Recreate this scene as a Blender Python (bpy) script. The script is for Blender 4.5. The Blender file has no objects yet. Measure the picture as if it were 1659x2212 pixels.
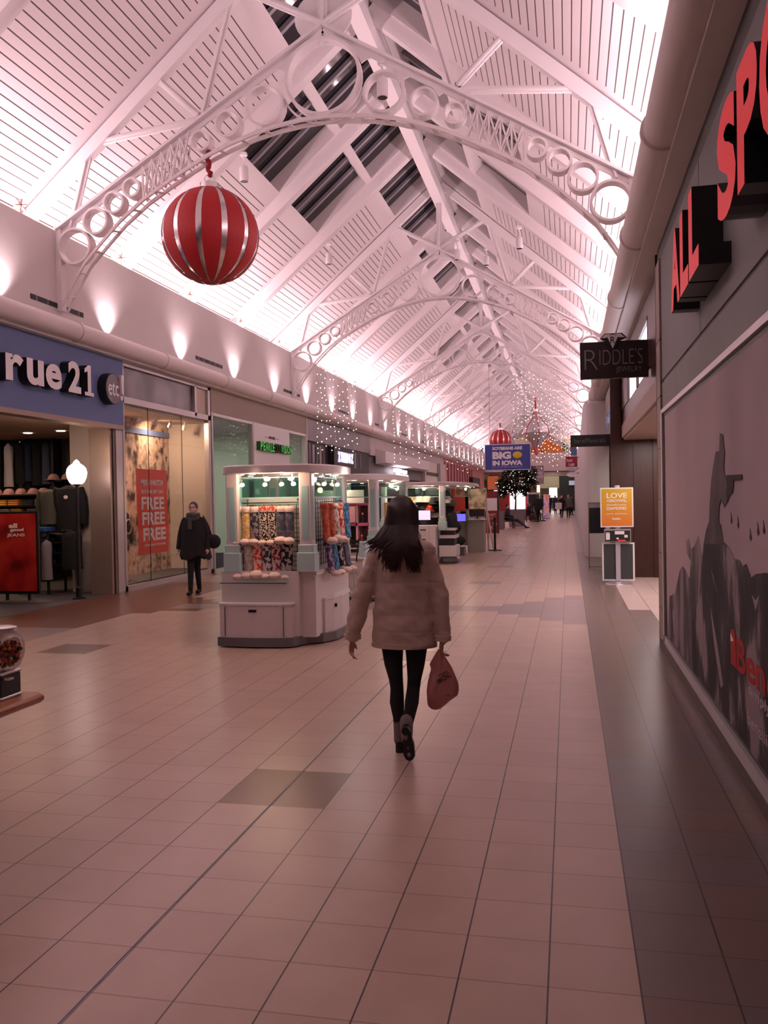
import bpy, math, random
from mathutils import Vector, Matrix, Quaternion
random.seed(7)
S = bpy.context.scene
COL = S.collection
PI = math.pi
# ---------------------------------------------------------------- camera
F, YAW, PIT, ROLL = 1887.333, 0.208393, -0.014683, -0.017606
CAMZ = 1.6587
_f = Vector((-math.sin(YAW)*math.cos(PIT), math.cos(YAW)*math.cos(PIT), math.sin(PIT)))
_r = Vector((math.cos(YAW), math.sin(YAW), 0))
_u = _r.cross(_f)
_r2 = _r*math.cos(ROLL) + _u*math.sin(ROLL)
_u2 = -_r*math.sin(ROLL) + _u*math.cos(ROLL)
cd = bpy.data.cameras.new('camera')
cam = bpy.data.objects.new('camera', cd); COL.objects.link(cam)
cam.matrix_world = Matrix(((_r2.x, _u2.x, -_f.x, 0), (_r2.y, _u2.y, -_f.y, 0), (_r2.z, _u2.z, -_f.z, CAMZ), (0, 0, 0, 1)))
cd.sensor_fit = 'VERTICAL'; cd.sensor_height = 36.0; cd.sensor_width = 27.0
cd.lens = F/2212*36.0; cd.clip_end = 400; cd.clip_start = 0.05
S.camera = cam
# ---------------------------------------------------------------- view, world (night outside)
S.view_settings.view_transform = 'Standard'; S.view_settings.look = 'None'
S.view_settings.exposure = 0.0; S.view_settings.gamma = 1.0; S.view_settings.use_curve_mapping = False
w = bpy.data.worlds.new('night'); S.world = w; w.use_nodes = True
w.node_tree.nodes['Background'].inputs[0].default_value = (0.5, 0.55, 0.8, 1)
w.node_tree.nodes['Background'].inputs[1].default_value = 0.02
PINK = (1.0, 0.74, 0.81)
WARM = (1.0, 0.66, 0.45)
COOLC = (0.85, 0.88, 1.0)
def area(name, loc, sx, sy, power, color, direction=(0, 0, -1), spread=PI):
    l = bpy.data.lights.new(name, 'AREA'); l.shape = 'RECTANGLE'; l.size = sx; l.size_y = sy
    l.energy = power; l.color = color; l.spread = spread
    o = bpy.data.objects.new(name, l); COL.objects.link(o); o.location = loc
    d = Vector(direction).normalized()
    if abs(d.z) > 0.999: o.rotation_euler = (0, 0, 0) if d.z < 0 else (PI, 0, 0)
    else:
        z = -d; y = Vector((0, 1, 0)); y = (y - z*y.dot(z)).normalized(); x = y.cross(z)
        o.rotation_euler = Matrix((x, y, z)).transposed().to_euler()
    return o
def point(name, loc, power, color, r=0.05):
    l = bpy.data.lights.new(name, 'POINT'); l.energy = power; l.color = color; l.shadow_soft_size = r
    o = bpy.data.objects.new(name, l); COL.objects.link(o); o.location = loc; return o
# cove light lines behind the parapets, both sides, and the wall washers behind the tube ledge
COVE_W = 29.5
for i in range(10):
    y = -8 + 10.0*i + 5
    k = 1.0 if i > 0 else 0.5
    area('cove_light', (-8.47, y, 6.08), 0.22, 9.6, COVE_W*10*k, PINK, (0.75, 0, 1), spread=math.radians(150))
    area('cove_light', (1.27, y, 6.08), 0.22, 9.6, COVE_W*10*k, PINK, (-0.75, 0, 1), spread=math.radians(150))
for i in range(27):
    l = bpy.data.lights.new('wall_washer', 'SPOT'); l.energy = 110; l.color = PINK; l.shadow_soft_size = 0.04
    l.spot_size = math.radians(105); l.spot_blend = 1.0
    o = bpy.data.objects.new('wall_washer', l); COL.objects.link(o)
    o.location = (-8.05, 11.5 + 3.1*i, 4.70); o.rotation_euler = (PI, math.radians(-8), 0)

# ---------------------------------------------------------------- helpers
def mat(name, col, rough=0.6, metal=0.0, emit=0.0, ecol=None, noise=0.0, nscale=8.0, alpha=1.0, spec=0.5, trans=0.0):
    m = bpy.data.materials.new(name); m.use_nodes = True
    nt = m.node_tree; b = nt.nodes['Principled BSDF']
    b.inputs['Base Color'].default_value = (*col, 1); b.inputs['Roughness'].default_value = rough
    b.inputs['Metallic'].default_value = metal; b.inputs['Specular IOR Level'].default_value = spec
    if emit:
        b.inputs['Emission Color'].default_value = (*(ecol or col), 1); b.inputs['Emission Strength'].default_value = emit
    if trans: b.inputs['Transmission Weight'].default_value = trans
    if alpha < 1: b.inputs['Alpha'].default_value = alpha
    if noise:
        tc = nt.nodes.new('ShaderNodeTexCoord'); nz = nt.nodes.new('ShaderNodeTexNoise'); nz.inputs['Scale'].default_value = nscale
        nz.inputs['Detail'].default_value = 4
        mr = nt.nodes.new('ShaderNodeMapRange'); mr.inputs[1].default_value = 0.3; mr.inputs[2].default_value = 0.7
        mr.inputs[3].default_value = 1-noise; mr.inputs[4].default_value = 1+noise
        mx = nt.nodes.new('ShaderNodeVectorMath'); mx.operation = 'SCALE'; mx.inputs[0].default_value = col
        nt.links.new(tc.outputs['Object'], nz.inputs['Vector']); nt.links.new(nz.outputs['Fac'], mr.inputs[0])
        nt.links.new(mr.outputs[0], mx.inputs['Scale']); nt.links.new(mx.outputs[0], b.inputs['Base Color'])
    return m
def blotch(name, cols, scale, rough=0.7, detail=3.0, stretch=(1, 1, 1), stops=None, emit=0.0, kind='NOISE'):
    """noise mapped through a constant/linear colour ramp: prints, camouflage, knitted patterns"""
    m = bpy.data.materials.new(name); m.use_nodes = True; nt = m.node_tree; b = nt.nodes['Principled BSDF']
    b.inputs['Roughness'].default_value = rough
    if rough > .65: b.inputs['Specular IOR Level'].default_value = 0.25
    tc = nt.nodes.new('ShaderNodeTexCoord'); mp = nt.nodes.new('ShaderNodeMapping'); mp.inputs['Scale'].default_value = stretch
    if kind == 'NOISE':
        nz = nt.nodes.new('ShaderNodeTexNoise'); nz.inputs['Scale'].default_value = scale; nz.inputs['Detail'].default_value = detail; out = nz.outputs['Fac']
    elif kind == 'WAVE':
        nz = nt.nodes.new('ShaderNodeTexWave'); nz.bands_direction = 'Z'; nz.inputs['Scale'].default_value = scale; nz.inputs['Distortion'].default_value = 3.0
        nz.inputs['Detail'].default_value = detail; nz.inputs['Detail Scale'].default_value = 3; out = nz.outputs['Fac']
    else:
        nz = nt.nodes.new('ShaderNodeTexVoronoi'); nz.inputs['Scale'].default_value = scale; out = nz.outputs['Distance']
    cr = nt.nodes.new('ShaderNodeValToRGB')
    n = len(cols)
    while len(cr.color_ramp.elements) < n: cr.color_ramp.elements.new(0.5)
    for i, c in enumerate(cols):
        e = cr.color_ramp.elements[i]; e.position = stops[i] if stops else i/(n-1); e.color = (*c, 1)
    nt.links.new(tc.outputs['Object'], mp.inputs[0]); nt.links.new(mp.outputs[0], nz.inputs['Vector'])
    nt.links.new(out, cr.inputs[0]); nt.links.new(cr.outputs[0], b.inputs['Base Color'])
    if emit:
        nt.links.new(cr.outputs[0], b.inputs['Emission Color']); b.inputs['Emission Strength'].default_value = emit
    return m
class MB:
    def __init__(s): s.v = []; s.f = []; s.m = []; s.cur = 0
    def add(s, vs, fs):
        o = len(s.v); s.v += [tuple(p) for p in vs]
        for f in fs: s.f.append([i+o for i in f]); s.m.append(s.cur)
        return s
    def mi(s, i): s.cur = i; return s
    def box(s, x0, x1, y0, y1, z0, z1):
        return s.add([(x0,y0,z0),(x1,y0,z0),(x1,y1,z0),(x0,y1,z0),(x0,y0,z1),(x1,y0,z1),(x1,y1,z1),(x0,y1,z1)],
                     [(0,3,2,1),(4,5,6,7),(0,1,5,4),(1,2,6,5),(2,3,7,6),(3,0,4,7)])
    def rbox(s, x0, x1, y0, y1, z0, z1, b):
        """box with chamfered vertical edges and top/bottom rims"""
        def ring(z, i):
            a0, a1, c0, c1 = x0+i, x1-i, y0+i, y1-i; k = b
            return [(a0+k,c0,z),(a1-k,c0,z),(a1,c0+k,z),(a1,c1-k,z),(a1-k,c1,z),(a0+k,c1,z),(a0,c1-k,z),(a0,c0+k,z)]
        h = min(b*.5, (z1-z0)*.3)
        return s.rings([ring(z0, h), ring(z0+h, 0), ring(z1-h, 0), ring(z1, h)])
    def rings(s, rs, cap=True, close=True):
        n = len(rs[0]); vs = [p for r in rs for p in r]; fs = []
        for i in range(len(rs)-1):
            for j in range(n if close else n-1):
                a = i*n+j; b = i*n+(j+1) % n; fs.append((a, b, b+n, a+n))
        if cap and close: fs.append(tuple(range(n-1, -1, -1))); fs.append(tuple((len(rs)-1)*n+j for j in range(n)))
        return s.add(vs, fs)
    def bar(s, p, q, w, h, up=(0, 0, 1)):
        p = Vector(p); q = Vector(q); d = (q-p).normalized(); up = Vector(up)
        if abs(d.dot(up)) > .99: up = Vector((0, 1, 0))
        x = d.cross(up).normalized()*w/2; z = x.cross(d).normalized()*h/2
        return s.rings([[p-x-z, p+x-z, p+x+z, p-x+z], [q-x-z, q+x-z, q+x+z, q-x+z]])
    def tube(s, pts, r, n=8, cap=True):
        pts = [Vector(p) for p in pts]; rs = []
        rr = r if isinstance(r, (list, tuple)) else [r]*len(pts)
        d0 = (pts[1]-pts[0]).normalized(); up = Vector((0, 0, 1)) if abs(d0.z) < .9 else Vector((0, 1, 0))
        x = d0.cross(up).normalized()
        for i, p in enumerate(pts):
            d = (pts[min(i+1, len(pts)-1)]-pts[max(i-1, 0)]).normalized()
            x = (x-d*x.dot(d)).normalized(); y = d.cross(x)
            rs.append([p+(x*math.cos(2*PI*k/n)+y*math.sin(2*PI*k/n))*rr[i] for k in range(n)])
        return s.rings(rs, cap)
    def lathe(s, prof, c, n=16, sy=1.0, a0=0.0):
        cx, cy, cz = c
        return s.rings([[(cx+r*math.cos(a0+2*PI*k/n), cy+sy*r*math.sin(a0+2*PI*k/n), cz+z) for k in range(n)] for r, z in prof])
    def ell(s, c, rx, ry, rz, n=12, m=8, rot=None):
        rs = []
        for i in range(m+1):
            t = PI*(i/m); t = min(max(t, .08), PI-.08)
            ring = []
            for k in range(n):
                v = Vector((rx*math.sin(t)*math.cos(2*PI*k/n), ry*math.sin(t)*math.sin(2*PI*k/n), -rz*math.cos(t)))
                if rot: v = rot @ v
                ring.append(Vector(c)+v)
            rs.append(ring)
        return s.rings(rs)
    def prism(s, poly, fn, d0, d1):
        """2-D polygon extruded; fn(u, v, d) -> xyz"""
        n = len(poly)
        return s.rings([[fn(u, v, d0) for u, v in poly], [fn(u, v, d1) for u, v in poly]])
    def ringband(s, c, R, t, y0, y1, n=28, a0=0.0, a1=2*PI, ax='XZ'):
        """flat circular band in the XZ plane, depth in Y"""
        full = abs(a1-a0-2*PI) < 1e-6; m = n if full else n+1
        prof = []
        for k in range(m):
            a = a0+(a1-a0)*k/n; prof.append((math.cos(a), math.sin(a)))
        def P(r, y): return [(c[0]+r*u, y, c[1]+r*v) for u, v in prof]
        A, B, Cc, D = P(R, y0), P(R, y1), P(R-t, y1), P(R-t, y0)
        rs = [[A[k], B[k], Cc[k], D[k]] for k in range(m)]
        if full: rs.append(rs[0]); return s.rings(rs, cap=False)
        return s.rings(rs)
    def build(s, name, mats, parent=None, smooth=False, link=True, props=None):
        me = bpy.data.meshes.new(name)
        off = Vector((0, 0, 0))
        if parent is not None:
            q = parent
            while q is not None: off += q.location; q = q.parent
        me.from_pydata([(p[0]-off.x, p[1]-off.y, p[2]-off.z) for p in s.v], [], s.f)
        for m_ in (mats if isinstance(mats, (list, tuple)) else [mats]): me.materials.append(m_)
        if any(s.m): me.polygons.foreach_set('material_index', s.m)
        if smooth: me.polygons.foreach_set('use_smooth', [True]*len(me.polygons))
        me.update()
        import bmesh
        b = bmesh.new(); b.from_mesh(me); bmesh.ops.recalc_face_normals(b, faces=b.faces); b.to_mesh(me); b.free()
        if smooth == 'auto':
            me.polygons.foreach_set('use_smooth', [True]*len(me.polygons))
            try: me.set_sharp_from_angle(angle=math.radians(35))
            except Exception: pass
        o = bpy.data.objects.new(name, me)
        COL.objects.link(o)
        if parent is not None: o.parent = parent
        return o
def thing(name, label, cat, loc=(0, 0, 0), group=None):
    o = bpy.data.objects.new(name, None); COL.objects.link(o); o.location = loc; o.empty_display_size = 0.1
    o['label'] = label; o['category'] = cat
    if group: o['group'] = group
    return o
def tag(o, label, cat, group=None):
    o['label'] = label; o['category'] = cat
    if group: o['group'] = group
    return o
def struct(o): o['kind'] = 'structure'; return o
def dup(root, loc, label=None, group=None, rotz=None, mats=None):
    r = root.copy(); COL.objects.link(r); r.location = loc
    if rotz is not None: r.rotation_euler = (0, 0, rotz)
    if label: r['label'] = label
    if group: r['group'] = group
    for ch in list(root.children):
        c = ch.copy(); COL.objects.link(c); c.parent = r
        for g in ch.children:
            d = g.copy(); COL.objects.link(d); d.parent = c
    return r
def text(s, o, right, up, width, height, depth, m, parent, name='lettering', bold=0.0, spacing=1.0, shear=0.0, side=None):
    """text as a mesh: lower-left corner o, fitted to width x height, thickness depth towards right x up"""
    cu = bpy.data.curves.new('t', 'FONT'); cu.body = s; cu.size = 1; cu.extrude = 0.05; cu.offset = bold
    cu.space_character = spacing; cu.shear = shear; cu.resolution_u = 4
    ob = bpy.data.objects.new('t', cu); COL.objects.link(ob)
    dg = bpy.context.evaluated_depsgraph_get()
    me = bpy.data.meshes.new_from_object(ob.evaluated_get(dg))
    vs = [v.co.copy() for v in me.vertices]; fs = [tuple(p.vertices) for p in me.polygons]
    bpy.data.objects.remove(ob); bpy.data.meshes.remove(me); bpy.data.curves.remove(cu)
    x0 = min(v.x for v in vs); x1 = max(v.x for v in vs); y0 = min(v.y for v in vs); y1 = max(v.y for v in vs)
    right = Vector(right).normalized(); up = Vector(up).normalized(); nrm = right.cross(up); o = Vector(o)
    b = MB(); out = []
    for v in vs:
        out.append(o + right*((v.x-x0)/(x1-x0)*width) + up*((v.y-y0)/(y1-y0)*height) + nrm*((v.z/0.1+0.5)*depth))
    if side is not None:
        zi = [v.z for v in vs]
        for f in fs:
            b.f.append(list(f)); b.m.append(0 if all(zi[i] > 0.049 for i in f) else 1)
        b.v = [tuple(p) for p in out]
        return b.build(name, [m, side], parent)
    b.add(out, fs)
    return b.build(name, m, parent)

# ---------------------------------------------------------------- materials
M = {}
M['ceil'] = mat('ceiling_white', (0.80, 0.72, 0.72), 0.7)
M['steel'] = mat('truss_white', (0.84, 0.78, 0.78), 0.5)
M['wall'] = mat('wall_white', (0.72, 0.66, 0.64), 0.8, noise=0.02, nscale=1.5)
M['tube'] = mat('tube_white', (0.74, 0.66, 0.64), 0.55)
M['black'] = mat('black', (0.012, 0.010, 0.011), 0.5)
M['blackgloss'] = mat('black_gloss', (0.012, 0.010, 0.012), 0.2)
M['white'] = mat('white_paint', (0.80, 0.76, 0.76), 0.5)
M['alu'] = mat('aluminium', (0.62, 0.60, 0.62), 0.35, 0.9)
M['chrome'] = mat('chrome', (0.75, 0.75, 0.78), 0.15, 1.0)
M['darkglass'] = mat('night_glass', (0.020, 0.019, 0.024), 0.06, spec=0.8)
M['mullion'] = mat('mullion_grey', (0.30, 0.28, 0.30), 0.4)
M['bulb'] = mat('bulb_glow', (1, 0.95, 0.9), 0.5, emit=14, ecol=(1.0, 0.88, 0.80))
M['lampface'] = mat('lamp_glow', (1, 0.95, 0.9), 0.5, emit=6, ecol=(1.0, 0.90, 0.82))
M['wire'] = mat('thin_wire', (0.25, 0.23, 0.22), 0.6)
M['red'] = mat('red_paint', (0.55, 0.02, 0.02), 0.4)
def glass_mat(name, tint, alpha):
    m = bpy.data.materials.new(name); m.use_nodes = True; nt = m.node_tree
    for n in list(nt.nodes): nt.nodes.remove(n)
    o = nt.nodes.new('ShaderNodeOutputMaterial'); mx = nt.nodes.new('ShaderNodeMixShader'); t = nt.nodes.new('ShaderNodeBsdfTransparent')
    g = nt.nodes.new('ShaderNodeBsdfGlossy'); lw = nt.nodes.new('ShaderNodeLayerWeight'); lw.inputs[0].default_value = 0.5
    pw = nt.nodes.new('ShaderNodeMath'); pw.operation = 'POWER'; pw.inputs[1].default_value = 5.0; nt.links.new(lw.outputs['Facing'], pw.inputs[0]); fr = pw
    ma = nt.nodes.new('ShaderNodeMath'); ma.operation = 'MULTIPLY_ADD'; ma.inputs[1].default_value = 0.45; ma.inputs[2].default_value = alpha
    t.inputs[0].default_value = (*tint, 1); g.inputs['Roughness'].default_value = 0.03
    nt.links.new(fr.outputs[0], ma.inputs[0]); nt.links.new(ma.outputs[0], mx.inputs[0]); nt.links.new(t.outputs[0], mx.inputs[1])
    nt.links.new(g.outputs[0], mx.inputs[2]); nt.links.new(mx.outputs[0], o.inputs[0])
    return m
M['glass'] = glass_mat('shop_glass', (0.93, 0.95, 0.94), 0.02)
M['teal_glass'] = glass_mat('green_edge_glass', (0.74, 0.88, 0.84), 0.05)

def stripe_mat():
    m = bpy.data.materials.new('ceiling_planks'); m.use_nodes = True; nt = m.node_tree; b = nt.nodes['Principled BSDF']
    b.inputs['Roughness'].default_value = 0.7
    tc = nt.nodes.new('ShaderNodeTexCoord'); sx = nt.nodes.new('ShaderNodeSeparateXYZ')
    d = nt.nodes.new('ShaderNodeMath'); d.operation = 'DIVIDE'; d.inputs[1].default_value = 0.1175
    fr = nt.nodes.new('ShaderNodeMath'); fr.operation = 'FRACT'
    lt = nt.nodes.new('ShaderNodeMath'); lt.operation = 'LESS_THAN'; lt.inputs[1].default_value = 0.13
    mx = nt.nodes.new('ShaderNodeMix'); mx.data_type = 'RGBA'
    mx.inputs['A'].default_value = (0.80, 0.72, 0.72, 1); mx.inputs['B'].default_value = (0.10, 0.07, 0.07, 1)
    nt.links.new(tc.outputs['Object'], sx.inputs[0]); nt.links.new(sx.outputs['X'], d.inputs[0]); nt.links.new(d.outputs[0], fr.inputs[0])
    nt.links.new(fr.outputs[0], lt.inputs[0]); nt.links.new(lt.outputs[0], mx.inputs['Factor']); nt.links.new(mx.outputs['Result'], b.inputs['Base Color'])
    return m
M['planks'] = stripe_mat()

T = 0.305; XL7 = -0.0911; YR0 = 2.6698
def floor_mat(name, col, col2=None, rough=0.30):
    m = bpy.data.materials.new(name); m.use_nodes = True; nt = m.node_tree; b = nt.nodes['Principled BSDF']; L = nt.links
    tc = nt.nodes.new('ShaderNodeTexCoord'); sx = nt.nodes.new('ShaderNodeSeparateXYZ'); L.new(tc.outputs['Object'], sx.inputs[0])
    def mth(op, a, bb=None, c=None):
        n = nt.nodes.new('ShaderNodeMath'); n.operation = op
        for i, v in enumerate((a, bb, c)):
            if v is None: continue
            if isinstance(v, (int, float)): n.inputs[i].default_value = v
            else: L.new(v, n.inputs[i])
        return n.outputs[0]
    u = mth('DIVIDE', mth('SUBTRACT', sx.outputs['X'], XL7), T); v = mth('DIVIDE', mth('SUBTRACT', sx.outputs['Y'], YR0), T)
    def line(c, wd):  # 1 on the joint
        f = mth('FRACT', c); e = mth('MINIMUM', f, mth('SUBTRACT', 1.0, f)); return mth('LESS_THAN', e, wd)
    lu = line(u, 0.0105); lv = line(v, 0.009)
    nz = nt.nodes.new('ShaderNodeTexWhiteNoise'); nz.noise_dimensions = '2D'
    cb = nt.nodes.new('ShaderNodeCombineXYZ'); L.new(mth('FLOOR', u), cb.inputs[0]); L.new(mth('FLOOR', v), cb.inputs[1]); L.new(cb.outputs[0], nz.inputs['Vector'])
    n2 = nt.nodes.new('ShaderNodeTexNoise'); n2.inputs['Scale'].default_value = 3.0; n2.inputs['Detail'].default_value = 2; L.new(tc.outputs['Object'], n2.inputs['Vector'])
    val = mth('ADD', mth('MULTIPLY_ADD', nz.outputs['Value'], 0.08 if not col2 else 0.0, 0.93), mth('MULTIPLY', mth('SUBTRACT', n2.outputs['Fac'], 0.5), 0.22))
    c1 = nt.nodes.new('ShaderNodeMix'); c1.data_type = 'RGBA'; c1.inputs['A'].default_value = (*col, 1); c1.inputs['B'].default_value = (*(col2 or col), 1)
    L.new(nz.outputs['Value'], c1.inputs['Factor'])
    sc = nt.nodes.new('ShaderNodeVectorMath'); sc.operation = 'SCALE'; L.new(c1.outputs['Result'], sc.inputs[0]); L.new(val, sc.inputs['Scale'])
    g1 = nt.nodes.new('ShaderNodeMix'); g1.data_type = 'RGBA'; L.new(lv, g1.inputs['Factor']); L.new(sc.outputs[0], g1.inputs['A'])
    g1.inputs['B'].default_value = (col[0]*.55, col[1]*.48, col[2]*.45, 1)
    g2 = nt.nodes.new('ShaderNodeMix'); g2.data_type = 'RGBA'; L.new(lu, g2.inputs['Factor']); L.new(g1.outputs['Result'], g2.inputs['A'])
    g2.inputs['B'].default_value = (0.045, 0.03, 0.028, 1)
    L.new(g2.outputs['Result'], b.inputs['Base Color'])
    b.inputs['Roughness'].default_value = rough; b.inputs['Specular IOR Level'].default_value = 0.38
    bp = nt.nodes.new('ShaderNodeBump'); bp.inputs['Strength'].default_value = 0.25; bp.inputs['Distance'].default_value = 0.003
    L.new(mth('SUBTRACT', 1.0, mth('MAXIMUM', lu, lv)), bp.inputs['Height']); L.new(bp.outputs[0], b.inputs['Normal'])
    return m
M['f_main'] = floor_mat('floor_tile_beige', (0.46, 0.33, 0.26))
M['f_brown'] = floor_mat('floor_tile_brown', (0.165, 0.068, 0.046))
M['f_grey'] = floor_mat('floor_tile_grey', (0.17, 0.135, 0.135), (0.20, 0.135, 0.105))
M['f_taupe'] = floor_mat('floor_tile_taupe', (0.27, 0.205, 0.19))
M['f_spill_light'] = floor_mat('floor_tile_spill_light', (0.56, 0.44, 0.40))  # paler tile colour that paints in the light spilling from the jeweller entrance

# ---------------------------------------------------------------- floor
def tile_kind(i, j):
    """i column (0 starts right of the reference joint), j row"""
    x = XL7+i*T
    if x > 1.0 and 24 < j < 52: return 4 if i < 6 else 0  # alcove tiles: doorway light spill put into the tile colour
    if i == 3 and 33 < j < 52: return 4
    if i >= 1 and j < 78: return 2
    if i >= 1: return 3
    dj = abs(j-33.9)
    if i > -5 and dj < 5.2-(-i)*1.05+ (0 if i < 0 else 0): return 3
    if -20 <= i < -4 and j in (33, 34): return 3
    if i < -17 and dj < (-i-17)*0.95: return 1
    for c in (-6, -19):
        if c <= i < c+2:
            if j in (6, 7, 20, 21): return 1
            if j > 36 and (j-46) % 13 in (0, 1): return 3
    if i < -21 and j < 60: return 1 if (j % 13) < 8 else 3
    if j > 52 and i == -25+0: return 3
    return 0
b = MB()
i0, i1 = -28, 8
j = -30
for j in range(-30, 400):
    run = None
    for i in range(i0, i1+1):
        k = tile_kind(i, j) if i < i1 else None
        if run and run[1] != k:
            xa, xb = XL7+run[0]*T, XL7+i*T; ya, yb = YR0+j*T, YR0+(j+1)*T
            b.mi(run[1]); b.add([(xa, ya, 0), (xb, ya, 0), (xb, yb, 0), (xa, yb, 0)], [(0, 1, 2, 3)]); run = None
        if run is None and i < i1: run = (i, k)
struct(b.build('floor', [M['f_main'], M['f_brown'], M['f_grey'], M['f_taupe'], M['f_spill_light']]))
# metal expansion joint running down the hall
e = MB(); xj = XL7-5*T
e.box(xj-0.006, xj-0.002, -5, 85, 0, 0.0025); e.box(xj+0.002, xj+0.006, -5, 85, 0, 0.0025)
struct(e.build('trim_1', M['mullion']))

# ---------------------------------------------------------------- roof
ZR, SL = 11.05, 0.866
def rz(a): return ZR-SL*a
NK = 24
def YK(k): return 13.1+3.1125*k
def sidefn(sd):
    return lambda a, y, d=0.0: (-3.6+sd*(a+d*0.654), y, rz(a)+d*0.756)
plain = {-1: MB(), 1: MB()}
wn = 0
for sd in (-1, 1):
    P = sidefn(sd); pm = plain[sd]
    def quad(mb, a0, a1, y0, y1, d=0.0):
        mb.add([P(a0, y0, d), P(a1, y0, d), P(a1, y1, d), P(a0, y1, d)], [(0, 1, 2, 3)])
    for k in range(-8, NK):
        y0, y1 = YK(k), YK(k+1)
        bay = k//4; cell = k % 4
        low = (bay % 2 == 0) and cell in (1, 2) and 0 <= k
        op = k >= -3
        aL = 2.74 if low else 1.34
        if op:
            pm.mi(0); quad(pm, 0, 0.12, y0, y1)
            for (ya, yb) in ((y0, y0+.26), (y1-.26, y1)): quad(pm, .12, aL, ya, yb)
            ops = [(.12, 1.27)] + ([(1.41, 2.74)] if low else [])
            if low: quad(pm, 1.27, 1.41, y0+.26, y1-.26)
            else: quad(pm, 1.27, 1.34, y0+.26, y1-.26)
            for (a0, a1) in ops:  # reveals
                ya, yb = y0+.26, y1-.26
                for (p, q) in (((a0, ya), (a1, ya)), ((a1, ya), (a1, yb)), ((a1, yb), (a0, yb)), ((a0, yb), (a0, ya))):
                    pm.add([P(p[0], p[1]), P(q[0], q[1]), P(q[0], q[1], .32), P(p[0], p[1], .32)], [(0, 1, 2, 3)])
                wn += 1
                g = MB(); g.add([P(a0, ya, .32), P(a1, ya, .32), P(a1, yb, .32), P(a0, yb, .32)], [(0, 1, 2, 3)])
                g.mi(1)
                for q in range(1, 4):
                    yy = ya+(yb-ya)*q/4
                    g.rings([[P(a0, yy-.045, .22), P(a0, yy+.045, .22), P(a0, yy+.045, .30), P(a0, yy-.045, .30)], [P(a1, yy-.045, .22), P(a1, yy+.045, .22), P(a1, yy+.045, .30), P(a1, yy-.045, .30)]])
                struct(g.build('window_%d' % wn, [M['darkglass'], M['mullion']]))
        else:
            pm.mi(0); quad(pm, 0, 1.34, y0, y1); aL = 1.34
        pm.mi(0); quad(pm, aL, aL+.33, y0, y1)
        quad(pm, aL+.33, 5.62, y0, y0+.30); quad(pm, aL+.33, 5.62, y1-.30, y1)
        pm.mi(1); quad(pm, aL+.33, 5.62, y0+.30, y1-.30); pm.mi(0)
    struct(pm.build('ceiling' if sd < 0 else 'ceiling.001', [M['ceil'], M['planks']]))
    # rafters
    for k in range(-8, NK+1):
        if k % 4 == 0: continue
        y = YK(k); r = MB()
        prof = [(-.17, .02), (-.17, -.14), (-.12, -.24), (0, -.27), (.12, -.24), (.17, -.14), (.17, .02)]
        r.rings([[P(.16, y+u, v) for u, v in prof], [P(5.6, y+u, v) for u, v in prof]])
        o = struct(r.build('trim_%d' % (10+(k+8)*2+(sd > 0)), M['ceil'], smooth='auto'))
# ridge beam
r = MB(); r.box(-3.74, -3.46, -12, 88, 10.30, 10.62); r.box(-3.68, -3.52, -12, 88, 10.62, 11.0)
struct(r.build('trim_2', M['ceil']))
# attic shelf behind the parapets, parapet walls, tube ledges
for sd, nm in ((-1, 'left'), (1, 'right')):
    X = lambda a: -3.6+sd*a
    s_ = MB(); s_.box(min(X(4.68), X(5.62)), max(X(4.68), X(5.62)), -12, 88, 5.9, 5.98)
    s_.box(min(X(5.55), X(5.7)), max(X(5.55), X(5.7)), -12, 88, 5.9, 6.6)
    struct(s_.build('trim_%d' % (3 if sd < 0 else 4), M['ceil']))
    p_ = MB(); p_.box(min(X(4.6), X(4.72)), max(X(4.6), X(4.72)), -12, 88, 4.36, 6.17)
    struct(p_.build('wall_%s' % nm, M['wall']))
    t_ = MB(); cx = X(4.37)
    ys = [-12, 7.25, 10.1, 13.2, 16.35, 19.5, 22.6, 25.7] + [28.8+3.11*i for i in range(19)]
    for a, c in zip(ys[:-1], ys[1:]):
        t_.rings([[(cx+.155*math.cos(2*PI*q/20), y, 4.53+.155*math.sin(2*PI*q/20)) for q in range(20)] for y in (a, c)], cap=True)
        t_.rings([[(cx+rr*math.cos(2*PI*q/20), y, 4.53+rr*math.sin(2*PI*q/20)) for q in range(20)] for y, rr in ((c-.035, .156), (c-.028, .178), (c+.028, .178), (c+.035, .156))], cap=True)
    struct(t_.build('trim_%d' % (5 if sd < 0 else 6), M['tube'], smooth='auto'))
    l_ = MB(); l_.box(min(X(4.42), X(4.62)), max(X(4.42), X(4.62)), -12, 88, 4.34, 4.42)
    struct(l_.build('trim_%d' % (7 if sd < 0 else 8), M['wall']))

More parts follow.
